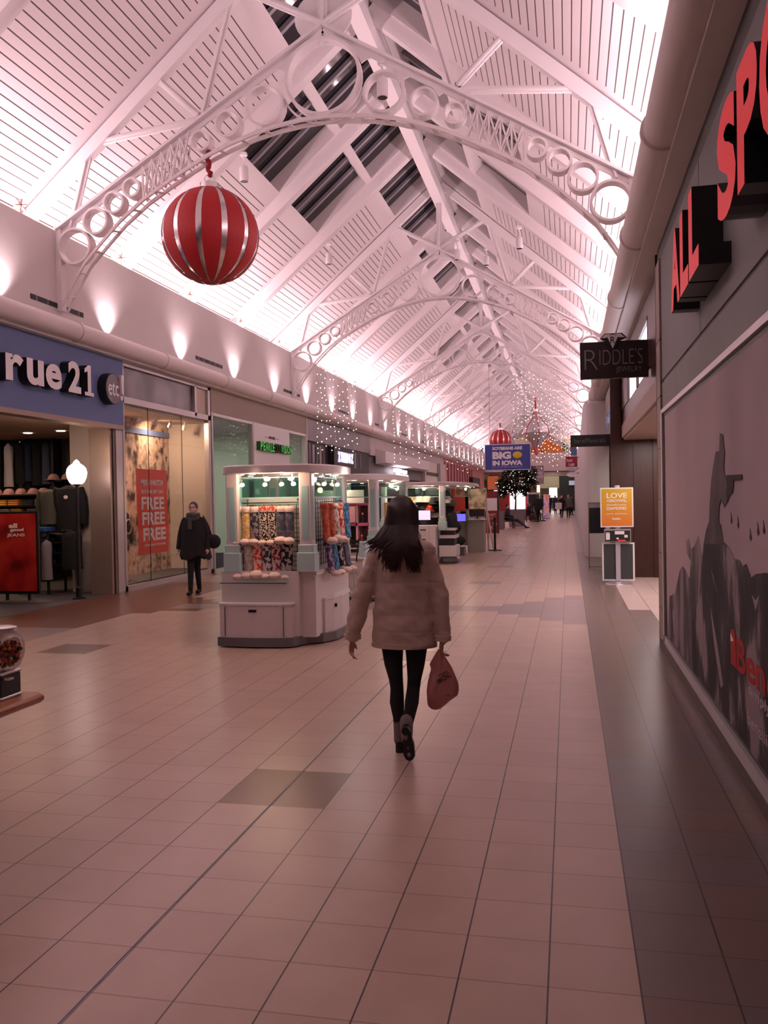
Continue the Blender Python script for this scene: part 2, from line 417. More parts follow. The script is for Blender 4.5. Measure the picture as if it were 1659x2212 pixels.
# ---------------------------------------------------------------- trusses
ARCH = [(4.52, 4.86), (4.28, 5.26), (4.05, 5.60), (3.73, 5.92), (3.4, 6.23), (3.0, 6.53), (2.6, 6.76), (2.2, 6.97), (1.87, 7.13), (1.53, 7.26), (1.14, 7.38), (.76, 7.46), (.38, 7.51), (0, 7.53)]
def chordz(a): return 8.93-(8.93-6.17)*a/4.58
tr = thing('roof_truss', 'white steel roof truss nearest the camera, the striped red ball hangs from it', 'truss', (-3.6, YK(0), 8), 'roof trusses')
def tp(name, b, m=None, sm=False): return b.build(name, m or M['steel'], tr, smooth=sm)
y0 = YK(0); C0 = -3.6
for sd in (-1, 1):
    q = lambda a, z: (C0+sd*a, y0, z)
    b = MB(); b.bar(q(0, 8.95), q(4.6, 6.19), .22, .045, (0, 0, 1)); b.bar(q(0, 8.89), q(4.6, 6.13), .03, .10); tp('bottom_chord', b)
    b = MB(); b.bar(q(.08, rz(.08)-.17), q(5.3, rz(5.3)-.17), .16, .20); tp('top_chord', b)
    for (pa, pb, wd) in (((3.97, 7.50), (4.34, 6.22), .13), ((3.97, 7.55), (2.06, 7.74), .11), ((2.8, 8.50), (2.06, 7.80), .11), ((2.0, 7.80), (1.48, 9.60), .11), ((1.38, 9.74), (0, 9.0), .12)):
        b = MB(); b.bar(q(*pa), q(*pb), wd, .035, (0, 1, 0)); b.bar(q(*pa), q(*pb), .035, wd, (0, 1, 0)); tp('brace', b)
    b = MB(); b.bar(q(4.56, 4.86), q(4.56, 6.2), .10, .14, (0, 1, 0)); tp('wall_post', b)
    for (a, z, R) in ((4.26, 5.89, .30), (3.87, 6.27, .225), (3.54, 6.54, .185), (3.22, 6.75, .16), (2.02, 7.38, .17), (1.56, 7.60, .215), (.95, 7.82, .32)):
        b = MB(); b.ringband((C0+sd*a, z), R, .035, y0-.10, y0+.10); tp('ring', b, sm='auto')
        if R > .2:
            b = MB()
    # lattice between the rings
    b = MB()
    n = 5; aa = [3.02-(3.02-2.2)*i/n for i in range(n+1)]
    def az(a):
        for (a1, z1), (a2, z2) in zip(ARCH[:-1], ARCH[1:]):
            if a2 <= a <= a1: return z1+(z2-z1)*(a1-a)/(a1-a2)
        return 7.5
    for i in range(n):
        for yy in (-.07, .07):
            b.bar((C0+sd*aa[i], y0+yy, chordz(aa[i])-.04), (C0+sd*aa[i+1], y0+yy, az(aa[i+1])+.04), .02, .035, (0, 1, 0))
            b.bar((C0+sd*aa[i], y0+yy, az(aa[i])+.04), (C0+sd*aa[i+1], y0+yy, chordz(aa[i+1])-.04), .02, .035, (0, 1, 0))
            b.bar((C0+sd*aa[i], y0+yy, az(aa[i])+.04), (C0+sd*aa[i], y0+yy, chordz(aa[i])-.04), .02, .03, (0, 1, 0))
    tp('lattice', b)
b = MB(); b.ringband((C0, 8.16), .60, .05, y0-.10, y0+.10, 40); b.ringband((C0, 8.16), .70, .03, y0-.02, y0+.02, 30, PI*1.12, PI*1.88); tp('ring', b, sm='auto')
for off, wd in ((-.105, .035), (.105, .035)):
    b = MB(); pts = [(C0-a, z) for a, z in ARCH] + [(C0+a, z) for a, z in ARCH[::-1][1:]]
    b.rings([[(x, y0+off-wd/2, z-.03), (x, y0+off+wd/2, z-.03), (x, y0+off+wd/2, z+.03), (x, y0+off-wd/2, z+.03)] for x, z in pts]); tp('arch', b)
for i in range(len(pts)-1):
    (xa, za), (xb, zb_) = pts[i], pts[i+1]
    x, z = xa+(xb-xa)*.5, za+(zb_-za)*.5
    b = MB(); b.bar((x, y0-.1, z), (x+(xb-xa)*.12, y0+.1, z+(zb_-za)*.12), .07, .015); tp('lacing_bar', b)
# web plate pieces between rings (solid gussets hugging the chord)
for sd in (-1, 1):
    for (a0, a1) in ((4.5, 4.02), (4.02, 3.68), (3.68, 3.36), (3.36, 3.05), (2.2, 1.78), (1.78, 1.26), (1.26, .60), (.60, .02)):
        n = 8; b = MB()
        up_ = [(C0+sd*(a0+(a1-a0)*i/n), chordz(a0+(a1-a0)*i/n)) for i in range(n+1)]
        lo_ = [(x, z-(.03+.14*abs(2*i/n-1)**2*(1.6 if a0 < 1.3 else 1))) for i, (x, z) in enumerate(up_)]
        for i in range(n):
            b.rings([[(up_[i][0], y0-.012, up_[i][1]), (up_[i+1][0], y0-.012, up_[i+1][1]), (lo_[i+1][0], y0-.012, lo_[i+1][1]), (lo_[i][0], y0-.012, lo_[i][1])],
                     [(up_[i][0], y0+.012, up_[i][1]), (up_[i+1][0], y0+.012, up_[i+1][1]), (lo_[i+1][0], y0+.012, lo_[i+1][1]), (lo_[i][0], y0+.012, lo_[i][1])]])
        tp('web_plate', b)
b = MB(); b.bar((C0, y0, 8.95), (C0, y0, 10.6), .16, .05, (0, 1, 0)); b.bar((C0, y0, 8.95), (C0, y0, 10.6), .05, .16, (0, 1, 0)); tp('king_post', b)
b = MB(); b.rings([[(C0+.46*math.cos(2*PI*i/28), y, 9.12+.40*math.sin(2*PI*i/28)) for i in range(28)] for y in (y0+.03, y0+.05)]); tp('gusset_plate', b)
ORD = ['', 'second', 'third', 'fourth', 'fifth', 'sixth', 'seventh']
for i in range(1, 7):
    dup(tr, (-3.6, YK(4*i), 8), 'white steel roof truss with ring arch, %s one down the hall from the front' % ORD[i])

# can spotlights under the roof
def can_light(p, label):
    t = thing('can_spotlight', label, 'spotlight', p, 'can spotlights under the roof')
    x, y, z = p
    b = MB(); b.lathe([(.075, 0), (.085, .01), (.085, .26), (.07, .29)], (x, y, z), 20); b.build('housing', M['steel'], t, smooth='auto')
    b = MB(); b.lathe([(.0749, -.004), (.0749, .002)], (x, y, z), 20); b.build('lamp_opening', M['black'], t)
    b = MB(); b.tube([(x, y, z+.28), (x+.02, y, z+.40), (x-.03, y, z+.52)], .018, 8); b.box(x-.06, x+.06, y-.05, y+.05, z+.50, z+.56); b.build('bracket', M['steel'], t)
for p, l in (((-6.13, 16.3, 7.93), 'white can spotlight above the striped red ball, left of the skylights'), ((-6.13, 22.5, 7.92), 'white can spotlight on the left slope between first and second truss'),
             ((-1.13, 22.5, 7.95), 'white can spotlight on the right slope before the second truss'), ((-2.68, 13.1, 7.76), 'white can spotlight inside the ring of the first truss'),
             ((-3.07, 25.5, 8.6), 'white can spotlight at the crossing of the second truss'), ((-2.5, 28.6, 9.2), 'small white can spotlight just beyond the second truss')):
    can_light(p, l)
# air slots and small cove fixtures on the left wall
for i, (ya, yb) in enumerate(((12.30, 13.82), (18.5, 20.05), (24.75, 26.3), (30.95, 32.5), (37.2, 38.7), (43.4, 44.9), (49.6, 51.1), (55.8, 57.3), (62, 63.5), (68.2, 69.7))):
    b = MB(); b.box(-8.215, -8.19, ya, yb, 4.90, 4.98); b.mi(1)
    for q in range(5): b.box(-8.19, -8.186, ya+(yb-ya)*(q+.5)/5-.01, ya+(yb-ya)*(q+.5)/5+.01, 4.90, 4.98)
    o = b.build('air_slot', [M['black'], M['mullion']]); tag(o, 'long black air slot in the upper left wall, number %s from the front' % ['one', 'two', 'three', 'four', 'five', 'six', 'seven', 'eight', 'nine', 'ten'][i], 'vent', 'air slots of the left wall')
cf0 = None
M['cove_fix'] = mat('cove_fixture', (0.75, 0.50, 0.42), 0.5)
for i in range(14):
    y = 12.2+3.1*i
    if cf0 is None:
        cf0 = thing('cove_fixture', 'small winged uplight standing on the left cove edge, first from the front', 'uplight', (-8.27, y, 6.17), 'small uplights on the left cove edge')
        b = MB(); b.tube([(-8.27, y, 6.17), (-8.27, y, 6.30)], .015, 6); b.build('stem', M['cove_fix'], cf0)
        b = MB()
        for an in range(0, 360, 60):
            a = math.radians(an+20); b.bar((-8.27, y, 6.33), (-8.27+.03*math.cos(a), y+.12*math.cos(a), 6.33+.10*math.sin(a)), .05, .015)
        b.build('reflector', M['cove_fix'], cf0)
    else: dup(cf0, (-8.27, y, 6.17), 'small winged uplight standing on the left cove edge, %s one from the front' % ['', 'second', 'third', 'fourth', 'fifth', 'sixth', 'seventh', 'eighth', 'ninth', 'tenth', 'eleventh', 'twelfth', 'thirteenth', 'fourteenth'][i])
# ================================================================ LEFT SIDE: SHOP FRONTS
XL = -8.2
M['blue'] = mat('fascia_blue', (0.115, 0.165, 0.33), 0.6)
M['letterw'] = mat('letter_white', (0.85, 0.80, 0.80), 0.5)
M['tan'] = mat('shop_ceiling_tan', (0.55, 0.36, 0.24), 0.8)
M['navywall'] = mat('shop_wall_grey_blue', (0.10, 0.09, 0.11), 0.8)
M['carpet'] = mat('shop_floor_dark', (0.07, 0.06, 0.06), 0.7)
M['bronze'] = mat('bronze_panel', (0.34, 0.25, 0.20), 0.35, 0.4)
M['silver'] = mat('silver_panel', (0.50, 0.46, 0.46), 0.35, 0.5)
M['beigepanel'] = mat('beige_panel', (0.55, 0.46, 0.38), 0.7)
M['mural'] = blotch('winter_tree_mural', [(0.05, 0.035, 0.03), (0.42, 0.28, 0.20), (0.62, 0.44, 0.33), (0.14, 0.09, 0.07)], 3.2, detail=9, stops=[0.36, 0.47, 0.56, 0.66], stretch=(1, 1.1, 1))
M['cloud'] = blotch('dark_screen_print', [(0.03, 0.027, 0.03), (0.06, 0.055, 0.06), (0.30, 0.27, 0.28)], 0.9, detail=1.0, stops=[0.40, 0.52, 0.72], rough=0.3)
M['banner'] = mat('banner_red', (0.78, 0.055, 0.03), 0.5)
M['bannertxt'] = mat('banner_white', (0.82, 0.74, 0.70), 0.6)
M['signred'] = blotch('red_cloud_poster', [(0.16, 0.005, 0.006), (0.42, 0.012, 0.012), (0.5, 0.03, 0.02)], 2.2, detail=1.5, stops=[0.35, 0.5, 0.62])
# rue 21
sf = thing('storefront', 'blue fascia clothing shop front with open dark entrance at the far left', 'shop front', (XL, 12, 0))
b = MB(); b.box(-8.36, -8.14, 6.5, 15.05, 3.12, 4.34); b.build('fascia', M['blue'], sf)
b = MB(); b.box(-8.40, -8.13, 6.5, 15.06, 3.04, 3.12); b.build('fascia_trim', M['bronze'], sf)
b = MB(); b.box(-8.55, -8.17, 10.72, 11.0, 0, 3.05); b.mi(1); b.box(-8.58, -8.15, 10.70, 11.02, 0, .10); b.build('pillar', [M['silver'], M['carpet']], sf)
b = MB(); b.box(-8.62, -8.2, 14.62, 14.80, 0, 3.05); b.mi(1); b.box(-8.5, -8.17, 14.80, 15.08, 0, 3.1); b.mi(2); b.box(-8.63, -8.18, 14.70, 14.71, 0, 3.05); b.build('pillar', [M['bronze'], M['silver'], M['black']], sf)
b = MB(); b.box(-8.6, -8.14, 6.5, 10.7, 0, 3.05); b.build('side_panel', M['bronze'], sf)
rm = MB(); rm.box(-15, -8.4, 8, 14.99, 3.2, 3.25); rm.box(-15, -9.3, 14.99, 18.6, 3.2, 3.25); struct(rm.build('ceiling.002', M['tan']))
rm = MB(); rm.box(-15, -9.3, 18.52, 18.6, 0, 3.2); rm.box(-15.1, -15, 8, 18.6, 0, 3.2); rm.box(-15, -8.4, 7.9, 8, 0, 3.2); struct(rm.build('wall_shop_back', M['navywall']))
rm = MB(); rm.box(-15, -8.24, 8, 18.55, -.05, .004); struct(rm.build('floor.001', M['carpet']))
sgn = thing('shop_sign', 'big white raised letters and numerals on the blue fascia', 'sign', (-8.14, 12.5, 3.7))
for s, ya, yb, z0, z1 in (('r', 11.33, 11.76, 3.50, 3.90), ('u', 11.84, 12.28, 3.50, 3.90), ('e', 12.33, 12.77, 3.50, 3.90), ('2', 12.96, 13.34, 3.51, 4.03) ):
    text(s, (-8.14, ya, z0), (0, 1, 0), (0, 0, 1), yb-ya, z1-z0, .16, M['letterw'], sgn, 'letter', bold=0.035, side=M['black'])
b = MB(); one = [(13.46, 3.51), (13.74, 3.51), (13.74, 3.57), (13.655, 3.57), (13.655, 4.03), (13.57, 4.03), (13.46, 3.955), (13.46, 3.89), (13.555, 3.93), (13.555, 3.57), (13.46, 3.57)]
b.mi(1); b.prism(one, lambda u, v, d: (d, u, v), -8.14, -7.985); b.mi(0); b.prism(one, lambda u, v, d: (d, u, v), -7.985, -7.98); b.build('letter', [M['letterw'], M['black']], sgn)
dsc = thing('round_sign', 'round grey sign reading etc! at the end of the blue fascia', 'sign', (-8.14, 14.42, 3.73))
b = MB(); b.rings([[(x, 14.42+.29*math.cos(2*PI*i/32), 3.73+.28*math.sin(2*PI*i/32)) for i in range(32)] for x in (-8.14, -7.98)]); b.build('disc', M['black'], dsc)
b = MB(); b.rings([[(x, 14.42+.275*math.cos(2*PI*i/32), 3.73+.265*math.sin(2*PI*i/32)) for i in range(32)] for x in (-7.98, -7.972)]); b.build('disc_face', mat('disc_grey', (0.16, 0.14, 0.14), 0.4), dsc)
text('etc', (-7.97, 14.20, 3.60), (0, 1, 0), (0, 0, 1), .36, .24, .012, M['letterw'], dsc, 'letter', bold=0.01)
b = MB(); b.rings([[(x, 14.62+y_, 3.66+z_) for y_, z_ in ((0, 0), (.05, 0), (.085, .34), (-.01, .34))] for x in (-8.05, -7.93)]); b.ell((-7.96, 14.65, 3.58), .03, .045, .045); b.build('exclamation_mark', M['letterw'], dsc)
# window of the shop
wi = thing('display_window', 'tall shop window with a red sale banner, right of the blue fascia', 'shop window', (XL, 17, 0))
b = MB()
for (ya, yb, za, zb) in ((15.05, 15.12, 0, 4.3), (19.05, 19.17, 0, 4.34), (15.05, 19.17, 3.56, 3.68), (15.05, 19.17, 4.26, 4.34), (18.32, 18.42, 3.6, 4.3), (15.05, 19.17, 0, .10)): b.box(-8.27, -8.16, ya, yb, za, zb)
b.build('frame', M['silver'], wi)
b = MB(); b.box(-8.235, -8.225, 15.1, 18.35, 3.66, 4.27); b.build('transom_panel', M['cloud'], wi)
b = MB(); b.box(-8.235, -8.225, 18.4, 19.1, 3.66, 4.27); b.build('transom_panel', M['beigepanel'], wi)
b = MB(); b.box(-8.225, -8.217, 15.1, 19.08, .09, 3.58); b.build('pane', M['glass'], wi)
b = MB()
for y in (16.15, 17.7): b.box(-8.215, -8.205, y-.006, y+.006, .1, 3.56)
b.build('pane_joint', M['black'], wi)
b = MB(); b.box(-9.24, -9.2, 15.1, 19.12, 0, 3.5); struct(b.build('wall_display', M['mural']))
b = MB(); b.box(-9.24, -8.27, 19.12, 19.2, 0, 4.3); b.box(-9.24, -8.25, 15.02, 19.12, 3.5, 3.56); b.box(-9.24, -8.25, 15.0, 15.06, 0, 3.5); struct(b.build('wall_display.001', M['beigepanel']))
b = MB(); b.box(-9.2, -8.25, 15.05, 19.15, 0, .12); struct(b.build('trim_90', M['carpet']))
b = MB(); b.box(-9.19, -9.17, 15.1, 19.1, 3.18, 3.30); struct(b.build('trim_91', M['blue']))
bn = thing('sale_banner', 'red hanging sale banner reading FREE FREE FREE in the shop window', 'banner', (-8.33, 16.5, .65))
def bann(t, u):  # slightly curled sheet: t 0 top..1 bottom
    curl = 0.05*max(0, t-.8)**2*20
    return (-8.34-curl, 15.86+u*1.34+ (0.09*t*t), 2.35-t*1.72+(.05*(1-u))*max(0, t-.8)*-1)
b = MB(); b.rings([[bann(i/14, j/4) for j in range(5)] for i in range(15)], cap=False, close=False); b.rings([[(p[0]-.004, p[1], p[2]) for p in [bann(i/14, j/4) for j in range(5)]] for i in range(15)], cap=False, close=False); b.build('banner_sheet', M['banner'], bn)
for s, z, h, wd, off in (('MIX & MATCH', 2.02, .12, .95, .19), ('BUY ONE GET ONE', 1.86, .07, .95, .20), ('FREE', 1.53, .26, 1.0, .19), ('FREE', 1.22, .26, 1.0, .21), ('FREE', .90, .26, 1.0, .24), ('THROUGHOUT THE STORE', .79, .04, .95, .27)):
    text(s, (-8.336, 15.86+off, z), (0, 1, 0), (0, 0, 1), wd, h, .003, M['bannertxt'], bn, 'lettering', bold=0.03)
# display window lights
area('display_light', (-8.8, 16.2, 3.46), .15, .15, 40, WARM, (-.45, 0, -1), spread=math.radians(120))
area('display_light', (-8.75, 17.9, 3.46), .15, .15, 34, WARM, (-.1, .3, -1))
sp0 = None
for i, y in enumerate((15.6, 16.5, 17.2, 17.9, 18.6)):
    if sp0 is None:
        sp0 = thing('display_spot', 'small white spotlight on the ceiling of the sale window, nearest of its row', 'spotlight', (-8.55, y, 3.50), 'spotlights of the sale window')
        b = MB(); b.tube([(-8.55, y, 3.5), (-8.55, y, 3.43)], .012, 6); b.build('stem', M['white'], sp0)
        b = MB(); b.tube([(-8.55, y, 3.43), (-8.60, y+.03, 3.33)], [.03, .05], 10); b.build('lamp_head', M['white'], sp0)
    else: dup(sp0, (-8.55, y, 3.50), 'small white spotlight on the ceiling of the sale window, %s from the near end' % ['', 'second', 'third', 'fourth', 'fifth'][i])
# ---- clothes
def loft(b, secs, n=16, ph=0.0):
    """secs: (cx, cy, cz, rx, ry)"""
    return b.rings([[(c[0]+c[3]*math.cos(2*PI*k/n), c[1]+c[4]*math.sin(2*PI*k/n), c[2]) for k in range(n)] for c in secs])
FAB = {k: mat('cloth_'+k, c, 0.9) for k, c in dict(black=(.012, .010, .012), charcoal=(.035, .032, .037), navy=(.02, .026, .06), denim=(.06, .075, .13), grey=(.22, .19, .20), cream=(.62, .52, .46), olive=(.09, .085, .06), pale=(.66, .56, .58), orange=(.75, .27, .08), yellow=(.80, .42, .08), pinkish=(.75, .45, .35), blue=(.02, .08, .22), green=(.01, .10, .06)).items()}
def garment(name, label, cat, x, y, ztop, w, h, d, m, group=None, sleeves=True, ang=0.0):
    t = thing(name, label, cat, (x, y, ztop), group)
    b = MB(); secs = []
    for f, ww, dd in ((0, .12, .35), (.04, .42, .6), (.08, .80, .85), (.18, .92, 1), (.5, .84, 1), (.8, .90, 1.05), (1, .94, 1.05)):
        secs.append((x, y, ztop-h*f, w/2*ww, d/2*dd))
    rs = []
    for s in secs:
        ring = []
        for k in range(18):
            a = 2*PI*k/18; fold = 1+.05*math.sin(5*a+s[2]*4)
            px, py = s[3]*math.cos(a)*fold, s[4]*math.sin(a)*fold
            ring.append((x+px*math.cos(ang)-py*math.sin(ang), y+px*math.sin(ang)+py*math.cos(ang), s[2]))
        rs.append(ring)
    b.rings(rs); b.build('body', m, t, smooth='auto')
    if sleeves:
        for sd in (-1, 1):
            b = MB(); pts = []
            for f, o in ((.08, .36), (.3, .50), (.6, .56), (.88, .55)):
                px = sd*w*o; pts.append((x+px*math.cos(ang), y+px*math.sin(ang), ztop-h*f))
            b.tube(pts, [d*.30, d*.28, d*.24, d*.2], 10); b.build('sleeve', m, t, smooth='auto')
    b = MB(); b.tube([(x, y, ztop-.01), (x, y, ztop+.03), (x+.02, y, ztop+.05), (x+.03, y, ztop+.03)], .004, 6); b.build('hanger', M['chrome'], t)
    return t
# wall rack with hanging garments at the back of the shop
rk = thing('clothes_rail', 'black wall rail at the back of the dark shop', 'clothes rail', (-12.3, 18.35, 0))
b = MB(); b.tube([(-13.0, 18.2, 3.17), (-11.62, 18.2, 3.17)], .018, 8); b.build('rail', M['black'], rk)
for x in (-13.0, -11.64):
    b = MB(); b.box(x-.03, x+.03, 18.15, 18.50, 1.6, 3.24); b.build('upright', M['black'], rk)
for x, m, w, h, l in ((-12.80, 'pale', .26, 1.02, 'pale long garment at the left end of the back wall rail'), (-12.50, 'black', .26, .95, 'black garment beside the pale one on the back wall rail'), (-12.28, 'navy', .2, .9, 'navy garment in the middle of the back wall rail'), (-12.06, 'black', .26, 1.0, 'black garment right of the navy one on the back wall rail'), (-11.82, 'denim', .24, .98, 'blue denim garment at the right end of the back wall rail')):
    garment('hanging_garment', l, 'garment', x, 18.2, 3.12, w, h, .16, FAB[m], 'garments on the back wall rail', sleeves=False)
# shelf unit with caps and folded clothes
su = thing('display_shelf', 'black two level shelf stacked with folded clothes behind the red jeans sign', 'shelf', (-11.8, 17.1, 0))
for z in (1.90, 1.66, 1.46):
    b = MB(); b.box(-12.9, -11.0, 16.9, 17.4, z-.03, z); b.build('board', M['black'], su)
b = MB(); b.box(-12.9, -11.0, 17.38, 17.42, 0, 1.9); b.build('back_panel', M['black'], su)
b = MB(); b.box(-12.9, -11.0, 16.92, 17.38, 0, 1.43); b.build('cabinet', M['black'], su)
b = MB(); b.box(-11.15, -10.3, 17.0, 17.4, 2.17, 2.20); o = b.build('wall_shelf', M['black']); tag(o, 'short black shelf with pale caps left of the lantern globe', 'shelf')
b = MB(); b.box(-11.1, -10.4, 17.34, 17.38, 1.9, 2.17); b.build('shelf_support', M['black'], o)
CAPM = mat('cap_rose', (0.42, 0.22, 0.20), 0.8)
def cap(x, y, z, s, m, label, group, ang=0.0, name='cap'):
    t = thing(name, label, 'cap', (x, y, z), group)
    b = MB(); b.lathe([(.001, .11*s), (.05*s, .105*s), (.085*s, .07*s), (.10*s, .03*s), (.10*s, 0)], (x, y, z), 14); b.build('crown', m, t, smooth='auto')
    b = MB(); vs = []
    for r_, dz in ((.08, .012), (.17, .0)):
        vs.append([(x+s*(r_*math.cos(ang+a)), y+s*(r_*math.sin(ang+a)), z+dz*s) for a in [(-.6+1.2*k/6) for k in range(7)]])
    vs2 = [[(p[0], p[1], p[2]+.006) for p in r] for r in vs]
    b.rings([vs[0]+vs2[0][::-1], vs[1]+vs2[1][::-1]]); b.build('visor', m, t)
    return t
for i, (x, z) in enumerate(((-12.35, 1.90), (-12.05, 1.90), (-11.75, 1.90), (-11.45, 1.90), (-11.20, 1.90), (-10.95, 2.20), (-10.62, 2.20))):
    cap(x, 17.12, z, 1.25, CAPM, 'rose cap on the %s' % ('black shelf unit, %s from the left' % ['first', 'second', 'third', 'fourth', 'fifth'][i] if i < 5 else 'short wall shelf, %s one' % ['left', 'right'][i-5]), 'rose caps in the dark shop', -PI/2)
for i, (x, z, m, l) in enumerate(((-12.15, 1.66, 'yellow', 'yellow'), (-11.85, 1.66, 'orange', 'orange'), (-11.5, 1.66, 'charcoal', 'charcoal'), (-11.2, 1.66, 'grey', 'grey'), (-12.1, 1.46, 'pale', 'pale'), (-11.8, 1.46, 'yellow', 'lower yellow'), (-11.4, 1.46, 'grey', 'lower grey'))):
    t = thing('folded_clothes', 'stack of folded %s clothes on the black shelf unit' % l, 'folded clothes', (x, 17.1, z), 'folded clothes on the black shelf unit')
    for q in range(3):
        b = MB(); b.rbox(x-.13, x+.13, 16.95, 17.28, z+.045*q, z+.045*q+.042, .02); b.build('folded_layer', FAB[m], t, smooth='auto')
# dense garments in front (black jackets on a stand) and the lantern post
for x, y, zt, w, h, d, m, l in ((-9.22, 14.9, 2.02, .56, .82, .34, 'black', 'black jacket with a small white badge under the lantern globe'), (-9.62, 14.9, 1.96, .40, .66, .30, 'olive', 'olive jacket left of the black jacket in the shop entrance'),
                                (-9.05, 14.7, 1.18, .42, .72, .3, 'black', 'black trousers hanging low beside the entrance pillar'), (-9.45, 14.5, 1.02, .22, .74, .16, 'grey', 'grey garment hanging low in the shop entrance'), (-9.75, 15.2, 1.15, .50, .80, .3, 'charcoal', 'charcoal garment behind the red jeans sign')):
    garment('display_jacket', l, 'jacket', x, y, zt, w, h, d, FAB[m], sleeves=(zt > 1.5))
b = MB(); b.ell((-9.18, 14.725, 1.80), .045, .008, .035); o = b.build('badge', M['letterw']); tag(o, 'small white badge pinned on the black jacket', 'badge')
for x, y, z, m in ((-9.7, 14.7, 1.22, 'blue'), (-9.75, 14.75, 1.02, 'navy'), (-9.7, 14.7, .82, 'black'), (-9.7, 14.7, .6, 'charcoal')):
    b = MB(); b.rbox(x-.22, x+.2, y-.16, y+.2, z-.06, z+.03, .03); o = b.build('folded_shirt', FAB[m], smooth='auto'); tag(o, 'folded %s top on the small table behind the red jeans sign' % m, 'folded clothes', 'tops on the entrance table')
tb = thing('entrance_table', 'low black tiered table in the dark shop entrance', 'table', (-9.75, 14.9, 0))
for z in (1.16, .96, .76, .54):
    b = MB(); b.box(-10.05, -9.42, 14.5, 15.1, z-.025, z); b.build('tier', M['black'], tb)
for x in (-10.03, -9.44):
    for y in (14.52, 15.08):
        b = MB(); b.box(x-.02, x+.02, y-.02, y+.02, 0, 1.16); b.build('leg', M['black'], tb)
lt = thing('lantern_post', 'glowing white lantern globe on a black post at the shop entrance', 'lantern', (-8.44, 13.9, 0))
b = MB(); b.lathe([(.12, 0), (.12, .02), (.06, .03), (.055, .20), (.035, .22), (.03, 1.98), (.06, 2.0), (.06, 2.03)], (-8.44, 13.9, 0), 16); b.build('post', M['black'], lt, smooth='auto')
b = MB(); b.lathe([(.09, 0), (.125, .03), (.165, .12), (.175, .20), (.16, .27), (.12, .32), (.06, .36), (.05, .385), (.03, .41), (.001, .43)], (-8.44, 13.9, 2.02), 20); b.build('globe', mat('globe_glow', (1, .9, .85), .5, emit=9, ecol=(1, .80, .80)), lt, smooth='auto')
point('lantern_light', (-8.44, 13.9, 2.62), 6, WARM, .12)
jt = thing('sign_stand', 'black framed red poster stand reading JEANS in the shop entrance', 'poster stand', (-9.1, 13.2, 0))
b = MB(); b.box(-9.52, -8.74, 13.17, 13.22, .16, 1.56); b.build('frame', M['black'], jt)
b = MB(); b.box(-9.48, -8.78, 13.160, 13.17, .21, 1.52); b.build('poster', M['signred'], jt)
text('JEANS', (-9.32, 13.158, 1.12), (1, 0, 0), (0, 0, 1), .34, .07, .003, M['bannertxt'], jt, 'lettering', bold=.02)
text('all', (-9.28, 13.158, 1.28), (1, 0, 0), (0, 0, 1), .16, .08, .003, M['bannertxt'], jt, 'lettering', bold=.05)
text('good', (-9.26, 13.158, 1.21), (1, 0, 0), (0, 0, 1), .26, .07, .003, M['bannertxt'], jt, 'lettering', bold=.05)
b = MB()
for x in (-9.36, -8.94): b.box(x-.02, x+.02, 13.17, 13.21, .05, .17)
b.build('feet', M['black'], jt)
b = MB(); b.lathe([(.52, 0), (.50, .03), (.40, .055), (.001, .06)], (-9.1, 13.3, 0), 24, sy=.55); b.build('base', M['carpet'], jt, smooth='auto')
cl0 = None
for i, (x, y) in enumerate(((-12.6, 16.2), (-11.9, 15.2), (-11.2, 16.6), (-10.3, 16.4), (-12.9, 17.6), (-10.6, 13.8))):
    b = MB(); b.lathe([(.09, 0), (.09, .012), (.06, .015)], (x, y, 3.186), 14); o = b.build('recessed_light', M['lampface']); tag(o, 'small round recessed light in the tan shop ceiling', 'ceiling light', 'recessed lights of the dark shop')
for x, y in ((-12.2, 16.3), (-10.2, 15.0), (-9.4, 12.2)): area('shop_light', (x, y, 3.14), .5, .5, 20, WARM)

# ---- optician: glass, white panel, green letters
M['taupe'] = mat('taupe_fascia', (0.33, 0.26, 0.215), 0.6)
M['greenlit'] = mat('letter_green', (0.03, 0.42, 0.04), 0.4, emit=0.35)
M['mint'] = mat('optician_wall', (0.42, 0.52, 0.44), 0.7)
op = thing('storefront', 'optician shop front with taupe fascia and white sign panel', 'shop front', (XL, 23, 0))
b = MB(); b.box(-8.34, -8.16, 19.22, 26.85, 3.78, 4.34); b.build('fascia', M['taupe'], op)
b = MB(); b.box(-8.30, -8.15, 22.0, 25.02, 2.55, 3.77); b.build('sign_panel', M['white'], op)
for y in (19.28, 21.97, 25.05, 26.72): b = MB(); b.box(-8.28, -8.16, y-.04, y+.04, 0, 3.78); b.build('frame_post', M['silver'], op)
b = MB(); b.box(-8.28, -8.16, 26.80, 26.92, 0, 4.34); b.build('frame_post', M['silver'], op)
for (ya, yb) in ((19.35, 21.93), (25.1, 26.68)):
    b = MB(); b.box(-8.24, -8.23, ya, yb, .05, 3.70); b.build('pane', M['glass'], op)
    b = MB(); b.box(-8.26, -8.16, ya, yb, 3.70, 3.77); b.build('top_strip', M['letterw'], op)
rm = MB(); rm.box(-13.5, -13.4, 19.2, 26.9, 0, 4.0); rm.box(-13.4, -8.3, 26.86, 26.92, 0, 4.0); struct(rm.build('wall_optician', M['mint']))
rm = MB(); rm.box(-13.4, -8.3, 19.2, 26.9, 3.9, 3.95); struct(rm.build('ceiling.003', mat('optician_ceiling', (.30, .33, .34), .8)))
area('optician_light', (-10.8, 23.0, 3.8), 3.5, 5, 170, (1, .93, .75))
